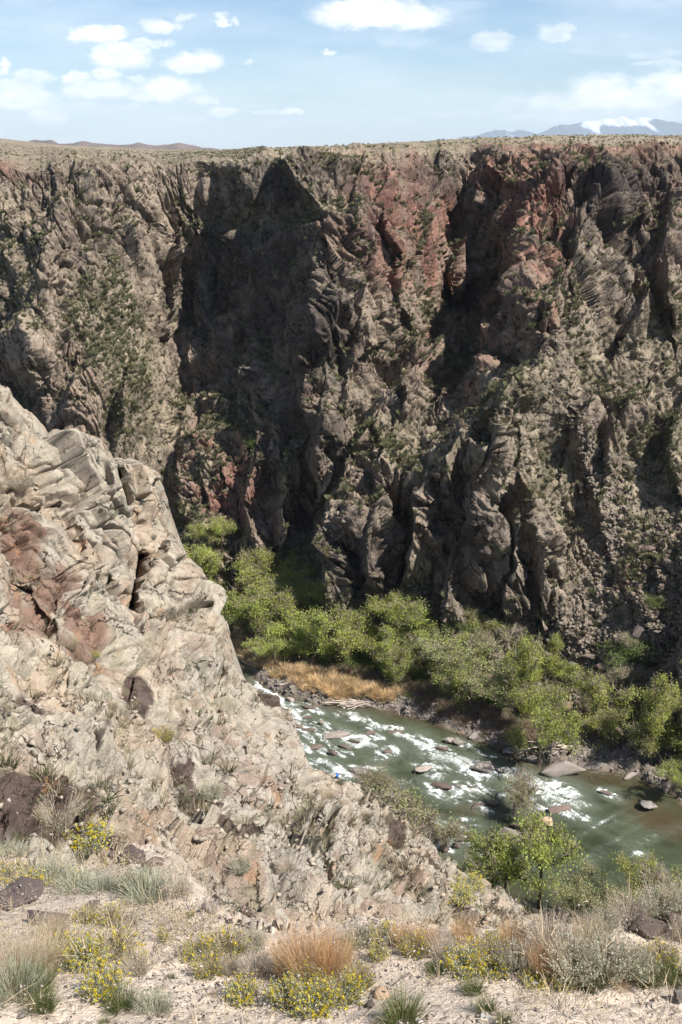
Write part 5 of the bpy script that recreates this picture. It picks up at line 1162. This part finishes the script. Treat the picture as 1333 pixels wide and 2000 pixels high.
FORE = [ # u, v of the foot, height px, width stretch, kind, label
 (85,1972,66,1.0,'green','small dark green grass tuft near the bottom left corner'),(240,1972,62,1.15,'green','green grass tuft left half of a pair under the flowering bush at lower left'),(302,1976,62,1.0,'sage','grey green tuft right half of a pair under the flowering bush at lower left'),
 (290,1758,84,1.0,'sage','round blue green tuft on pale soil below the brown rock'),(262,1742,66,.9,'green','green tuft touching the left of the round blue green one'),(345,1748,60,1.2,'twig','brownish thin bush right of the round blue green tuft'),
 (150,1738,50,1.4,'sage','low grey green tuft between yellow flowers and pale soil patch'),(200,1742,48,1.3,'sage','low silver tuft left of the round blue green one'),(95,1728,66,1.2,'sage','grey green tuft under the upper left flowers'),
 (25,1722,58,1.5,'flower','yellow flowering bush at the left edge above the purple slab'),(60,1738,62,1.3,'flower','yellow flowering bush just above the purple slab'),(128,1722,52,1.2,'flower','yellow flowering bush at the right end of the upper left flowers'),
 (245,1690,32,1.0,'sweed','small yellow weed in front of the brown rock'),(290,1708,34,.9,'sweed','small yellow weed right of the brown rock'),(208,1690,30,.9,'sweed','small yellow weed left of the brown rock'),(372,1792,34,1.0,'sweed','small yellow weed by the narrow brown rib'),
 (20,1925,175,1.0,'straw','tall straw coloured bush cut off by the left edge'),(75,1900,150,.9,'straw','straw bush with pink stalks right of the tallest one at left'),(30,1945,90,1.0,'sage','grey green bush at the foot of the left edge straw bush'),(105,1830,90,1.0,'straw','pale dry bush lying over the purple slab'),
 (75,1935,76,1.0,'green','green grass under the left straw bushes'),(165,1890,100,1.1,'flower','flowering bush with scattered blossoms right of the straw bushes'),(205,1940,96,1.1,'flower','densest yellow flowering bush at lower left'),(120,1880,84,1.1,'flower2','flowering bush among straw stalks at left middle'),
 (225,1870,80,1.2,'flower2','sparse flowering bush with pink stems above the lower left grass pair'),(265,1900,70,1.1,'twig','twiggy grey bush right of the densest lower left flowers'),(215,1800,50,1.3,'flower2','low flowering bush under the soil patch'),(165,1800,44,1.2,'flower2','low flowering weed bush below the flat brown stone'),
 (250,1806,46,1.3,'twig','grey twiggy low bush in the middle of the left soil'),(320,1836,48,1.0,'sweed','flowering weed alone on the pale soil left of centre'),(280,1880,40,1.0,'sweed','small flowering weed low on the pale soil'),(335,1912,22,1.0,'green','tiny green grass tuft on pale soil left of centre'),
 (385,1868,66,1.2,'flower','flowering bush left part of the row under the grey rock'),(440,1862,76,1.1,'flower2','flowering straw bush middle part of the row under the grey rock'),(492,1852,72,1.2,'silver','grey green shrub behind the row left of the orange grass'),(410,1902,54,1.2,'flower2','sparse flowering bush below the left row'),
 (450,1900,60,1.0,'twig','pale twiggy bush left of the lower flowers'),(475,1948,72,1.2,'flower','yellow flowering bush lower left of the orange dry grass'),(500,1905,80,1.0,'twig','grey twiggy bush against the orange dry grass'),
 (610,1905,172,1.0,'dry','tall orange dry grass clump in the middle of the ledge'),(570,1900,150,.9,'dry','orange dry grass left part of the middle clump'),(655,1895,140,.9,'dry','orange dry grass right part of the middle clump'),
 (560,1960,84,1.1,'flower','bright yellow flowers at the left foot of the orange dry grass'),(615,1975,92,1.2,'flower','bright yellow flowers directly below the orange dry grass'),(672,1955,92,1.0,'flower','bright yellow flowers at the right foot of the orange dry grass'),(600,1930,80,1.2,'flower','yellow flowers inside the base of the orange dry grass'),(700,1925,70,.9,'flower2','yellow flowers trailing right of the orange dry grass'),
 (785,1995,84,1.15,'green','dark green grass tuft at the bottom centre right of the tan stone'),(735,2004,30,1.0,'twig','tiny grey twiggy plant beside the bottom tan stone'),
 (700,1842,72,1.2,'silver','grey shrub behind the ledge right of the orange grass'),(745,1838,66,1.2,'flower','flowering bush on the rim right of the orange grass'),(790,1838,74,1.1,'dry','orange brown dry grass on the rim left of the gap'),(835,1842,76,1.1,'dry','orange brown dry grass on the rim above the white pebble gap'),(812,1862,60,1.1,'flower2','sparse flowers under the rim dry grass'),(740,1872,56,.9,'flower','flowers above the small half buried stone'),
 (865,1866,70,1.0,'twig','pale curling twigs left of the right hand shrub band'),(850,1902,44,1.0,'green','thin green tuft beside the white pebbles right of centre'),
 (905,1898,88,1.1,'flower','flowering bush at the left end of the right shrub band'),(955,1880,84,1.1,'flower2','flowering straw bush second along the right shrub band'),(905,1832,70,1.2,'dry','orange brown grass on the rim behind the left end of the right band'),(960,1905,70,1.1,'flower','low yellow flowers left lower part of the right shrub band'),
 (1010,1892,100,1.1,'silver','silver grey shrub left of the orange stalks in the right band'),(1000,1840,78,1.1,'dry','pale orange stalks over the rim in the right band'),(1060,1900,120,.8,'dry','bright orange stalks in the middle of the right shrub band'),(1045,1926,60,1.1,'flower','yellow flowers in front of the orange stalks of the right band'),(1100,1930,56,1.0,'flower','yellow flowers at the lowest point of the right shrub band'),
 (1120,1905,128,1.2,'silver','large silver shrub in the middle of the right shrub band'),(1185,1900,134,1.2,'silver','largest silver shrub right of the orange stalks'),(1150,1925,70,1.0,'green','green blades at the foot of the large silver shrubs'),(1075,1845,90,1.2,'twig','pinkish twigs over the rim behind the silver shrubs'),(1150,1840,90,1.2,'straw','straw bush on the rim behind the largest silver shrub'),
 (1240,1905,100,1.1,'silver','grey green shrub right of the largest silver one'),(1262,1915,62,1.1,'green','green grass at the right part of the shrub band'),(1290,1880,64,1.1,'flower2','sparse yellow flowers by the right edge rock'),(1325,1918,64,1.1,'green','dark green low plant cut by the right edge'),(1215,1930,44,1.0,'straw','short straw tuft under the right shrubs'),
 (1230,1800,86,1.2,'twig','grey twiggy shrub on the rim above the right rock'),(1290,1790,104,1.1,'silver','tall grey shrub on the rim at the upper right of the ledge'),(1345,1790,110,1.1,'silver','grey shrub on the rim cut by the right edge'),(1180,1812,70,1.2,'silver','low grey shrub on the rim left of the right rock'),(1330,1830,60,1.0,'twig','dull twigs on the right edge rock'),
 (925,1940,52,1.0,'green','green blades at the top of the grass strip right of centre'),(950,1975,54,.9,'green','green blades in the middle of the grass strip right of centre'),(985,2000,44,.9,'green','green blades at the bottom of the grass strip beside the white stone'),
 (205,1999,24,1.0,'green','tiny grass tip at the bottom left frame edge'),(415,1945,26,1.0,'twig','tiny dry plant on the bare soil left of centre'),(1040,1985,16,1.0,'twig','tiny reddish dry plant on the bare soil at right'),
]
seen = set()
for i, (u, v, h, wd, kind, lab) in enumerate(FORE):
    p = on_obj(u, min(v, 2040), ledge)
    if p is None: continue
    pr = TP[kind]; s = h * p.length / F / TPH[kind] * .68 * (.85 if kind in ('silver', 'flower', 'straw') else 1); wd = wd * {'silver': .8, 'flower': .8, 'flower2': .85, 'twig': .72, 'straw': .85, 'sage': 1.0, 'green': .95, 'dry': 1.0, 'sweed': .95}[kind]
    f = kind not in seen; seen.add(kind)
    o = pr if f else copy_thing(pr, p, 0, 1)
    o.location = p - Vector((0, 0, .01)); o.rotation_euler = (0, 0, i * 2.1); o.scale = (s * wd, s * wd, s); o['label'] = lab; o['group'] = 'plants on the ledge'
# stones on the ledge
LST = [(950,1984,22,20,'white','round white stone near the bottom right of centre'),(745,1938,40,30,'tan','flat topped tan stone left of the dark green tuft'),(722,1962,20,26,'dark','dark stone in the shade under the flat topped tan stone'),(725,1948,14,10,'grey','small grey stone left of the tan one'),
 (752,1838,34,26,'pale','half buried pale stone on the rim right of centre'),(838,1880,11,14,'white','upper one of two white pebbles under the rim grass'),(851,1893,8,14,'white','lower one of two white pebbles under the rim grass'),(818,1994,20,14,'white','white pebble at the bottom frame edge right of the dark green tuft'),
 (836,1984,16,14,'tan','tan pebble beside the bottom white one'),(1065,1922,14,20,'tan','small upright tan stone under the right flowers'),(1146,1934,20,14,'pale','pale stone at the lower edge of the right band'),(1045,1918,18,10,'white','pale flat stone below the left part of right band'),
 (1325,1945,30,34,'grey','grey stone cut off by the right edge'),(1240,1916,12,10,'white','small white stone under the right green grass'),(118,1884,20,10,'white','bright white stone under the lower left flowers'),(125,1892,10,8,'white','second smaller white stone under the lower left flowers'),
 (152,1928,14,10,'white','white chip right of the left green grass'),(42,1984,16,12,'grey','grey pebble at the bottom left corner'),(1050,1972,14,10,'pale','pale pebble on the open soil at right'),(645,1958,10,10,'grey','dark pebble right of the middle flowers'),(648,1968,12,8,'pale','pale pebble right of the middle flowers'),
 (180,1768,36,14,'brown','flat brown stone on the left soil patch'),(262,1747,26,8,'brown','thin reddish slab edge under the round blue green tuft'),(520,1770,12,8,'grey','grey stone on the ledge skyline'),(410,1770,34,40,'pale','slanted grey slab stone on the rim left of centre'),(402,1722,18,16,'brown','red brown stone on the rim above the slanted slab'),
 (1270,1808,70,44,'brown','large purple brown rock on the rim at right'),(1325,1802,60,50,'brown','brown rock cut by the right edge on the rim'),(1225,1800,34,24,'brown','smaller brown rock left of the large rim rock'),
 (262,1672,66,34,'brown','reddish brown rock on the rim above the pale soil'),(300,1684,46,34,'brown','dark brown rock right of the reddish one on the rim'),(222,1668,26,22,'brown','small reddish rock at the left end of the rim rocks'),
 (30,1752,110,40,'dark','purple brown slab under the upper left flowers'),(95,1790,90,34,'dark','lower half of the purple slab, behind the dry bush')]
LMESH = {}
for i, (u, v, w_, h_, mt, lab) in enumerate(LST):
    p = on_obj(u, v + h_ * .25, ledge)
    if p is None: continue
    m_ = p.length / F; nm = 'rim_rock' if w_ > 44 else ('stone' if w_ > 16 else 'pebble'); key = (i % 5, mt)
    if key not in LMESH: o = link_mesh(nm, RK[key[0]][0], RK[key[0]][1], MS[mt]); LMESH[key] = o.data
    else: o = bpy.data.objects.new(nm, LMESH[key]); COL.objects.link(o)
    o.location = p + Vector((0, 0, h_ * m_ * .18)); o.rotation_euler = (.15 * math.sin(i), .12 * math.cos(i * 2), i * 1.7); o.scale = (w_ * m_ * .54, w_ * m_ * .45, h_ * m_ * .62)
    tag(o, lab, nm.replace('_', ' '), 'stones on the ledge')
# loose gravel: uncountable
Pl, rl_ = LEDGE_P, np.random.default_rng(12)
la = np.linalg.norm(np.gradient(Pl, axis=0), axis=2) * np.linalg.norm(np.gradient(Pl, axis=1), axis=2)
lw = la * (LEDGE_U > -60) * (LEDGE_U < 1400) * LEDGE_M
gm = stone_mat('gravel stone', (.42, .35, .29), 25, .002)
scatter_small('gravel', Pl, lw * (1 + 2 * smooth(fbm(Pl[..., 0] / .3, Pl[..., 1] / .3, Pl[..., 2] / .3, 3, 821), 0, .5)), 9000, 81, (rv_, rf_), gm, .0012, .007, 'fine loose gravel over the soil of the ledge', sink=.0)
scatter_small('dark_gravel', Pl, lw * smooth(fbm(Pl[..., 0] / .25, Pl[..., 1] / .25, Pl[..., 2] / .25, 3, 823), .2, .6), 1100, 82, (rv_, rf_), stone_mat('dark gravel stone', (.13, .10, .085), 25, .002), .0015, .007, 'dark grit lying in patches on the ledge soil', sink=.0)
bl2 = blades(np.random.default_rng(9), 9, .03, .09, .0028, 1.6, .5, 2)
scatter_small('dry_litter', Pl, lw * smooth(fbm(Pl[..., 0] / .35, Pl[..., 1] / .35, Pl[..., 2] / .35, 3, 825), -.2, .4), 900, 83, (bl2[0], bl2[1]), ML['straw'], .5, 1.2, 'dry plant litter on the ledge soil', sink=.004)
# spur: tufts, loose stones and a few bushes one can point at
Ps = SPUR_P; sa = np.linalg.norm(np.gradient(Ps, axis=0), axis=2) * np.linalg.norm(np.gradient(Ps, axis=1), axis=2); Ns = SPUR_N
sw = np.minimum(sa, .02) * (SPUR_U > -60) * (SPUR_U < 1300) * SPUR_F
bl3 = blades(np.random.default_rng(10), 34, .12, .34, .022, .95, .4, 2, tip=.3)
slope = smooth(Ns[..., 2], .35, .75); lowpart = smooth(SPUR_V, 1280, 1450)
scatter_small('spur_tufts', Ps, sw * (slope * .8 + .05) * (.12 + lowpart) * smooth(fbm(Ps[..., 0] / 3, Ps[..., 1] / 3, Ps[..., 2] / 3, 3, 831), -.1, .5), 1000, 84, (bl3[0], bl3[1]), ML['scrubd'], .4, 1.5, 'dry grass tufts over the slope of the spur')
scatter_small('spur_scrub', Ps, sw * slope * (.1 + lowpart) * smooth(fbm(Ps[..., 0] / 2, Ps[..., 1] / 2, Ps[..., 2] / 2, 3, 833), .0, .5), 420, 85, (bl3[0], bl3[1]), ML['scrub'], .5, 1.6, 'grey green tufts over the slope of the spur')
scatter_small('spur_stones', Ps, sw * (.03 + lowpart) * (.4 + slope), 4200, 86, (rv2_, rf2_), stone_mat('spur stone', (.27, .225, .175), 2, .02), .02, .15, 'loose pale stones on the slope of the spur', sink=.0)
SPL = [(115,1608,70,1.0,'twig','round grey twiggy shrub on the spur below the cracked rocks'),(172,1652,60,1.1,'flower','orange yellow flowering bush on the spur beside the dark rock'),(320,1446,36,1.0,'flower2','small bush with yellow tips on the spur slope right of a brown block'),(218,1012,24,1.0,'silver','small shrub on the cream face of the upper spur'),
 (140,1262,30,1.0,'straw','straw tuft in the hollow of the spur face'),(186,1285,20,.8,'flower','tiny orange flowering tuft in the hollow of the spur face'),(40,950,40,1.3,'twig','dull bush in the cleft at the upper left of the spur'),(215,1385,26,1.2,'straw','dry tuft on top of the brown square block'),(415,1560,40,1.0,'silver','grey green shrub on the mid slope of the spur'),
 (300,1052,14,1.0,'silver','tiny grey bush near the right edge of the cream face'),(470,1700,34,1.2,'silver','grey green bush on the lower slope of the spur'),(640,1560,26,1.2,'straw','dry yellowish tuft on the spur skyline'),(560,1700,30,1.1,'twig','brown bush beside the grey slabs of the spur'),(915,1732,24,1.8,'flower','yellow flowering patch on the lower end of the spur'),(900,1756,22,1.8,'flower','lower yellow flowering patch at the end of the spur'),(20,1680,40,1.1,'sage','pale green bush at the left edge above the flowers'),(380,1760,40,1.2,'silver','dark green bush below the slanted slab stone')]
for i, (u, v, h, wd, kind, lab) in enumerate(SPL):
    p = on_obj(u, v, near)
    if p is None: continue
    s = h * p.length / F / TPH[kind] * .8; o = copy_thing(TP[kind], p, i * 1.3, 1); o.location = p - Vector((0, 0, .03 * s)); o.scale = (s * wd, s * wd, s); o['label'] = lab; o['group'] = 'plants on the spur'
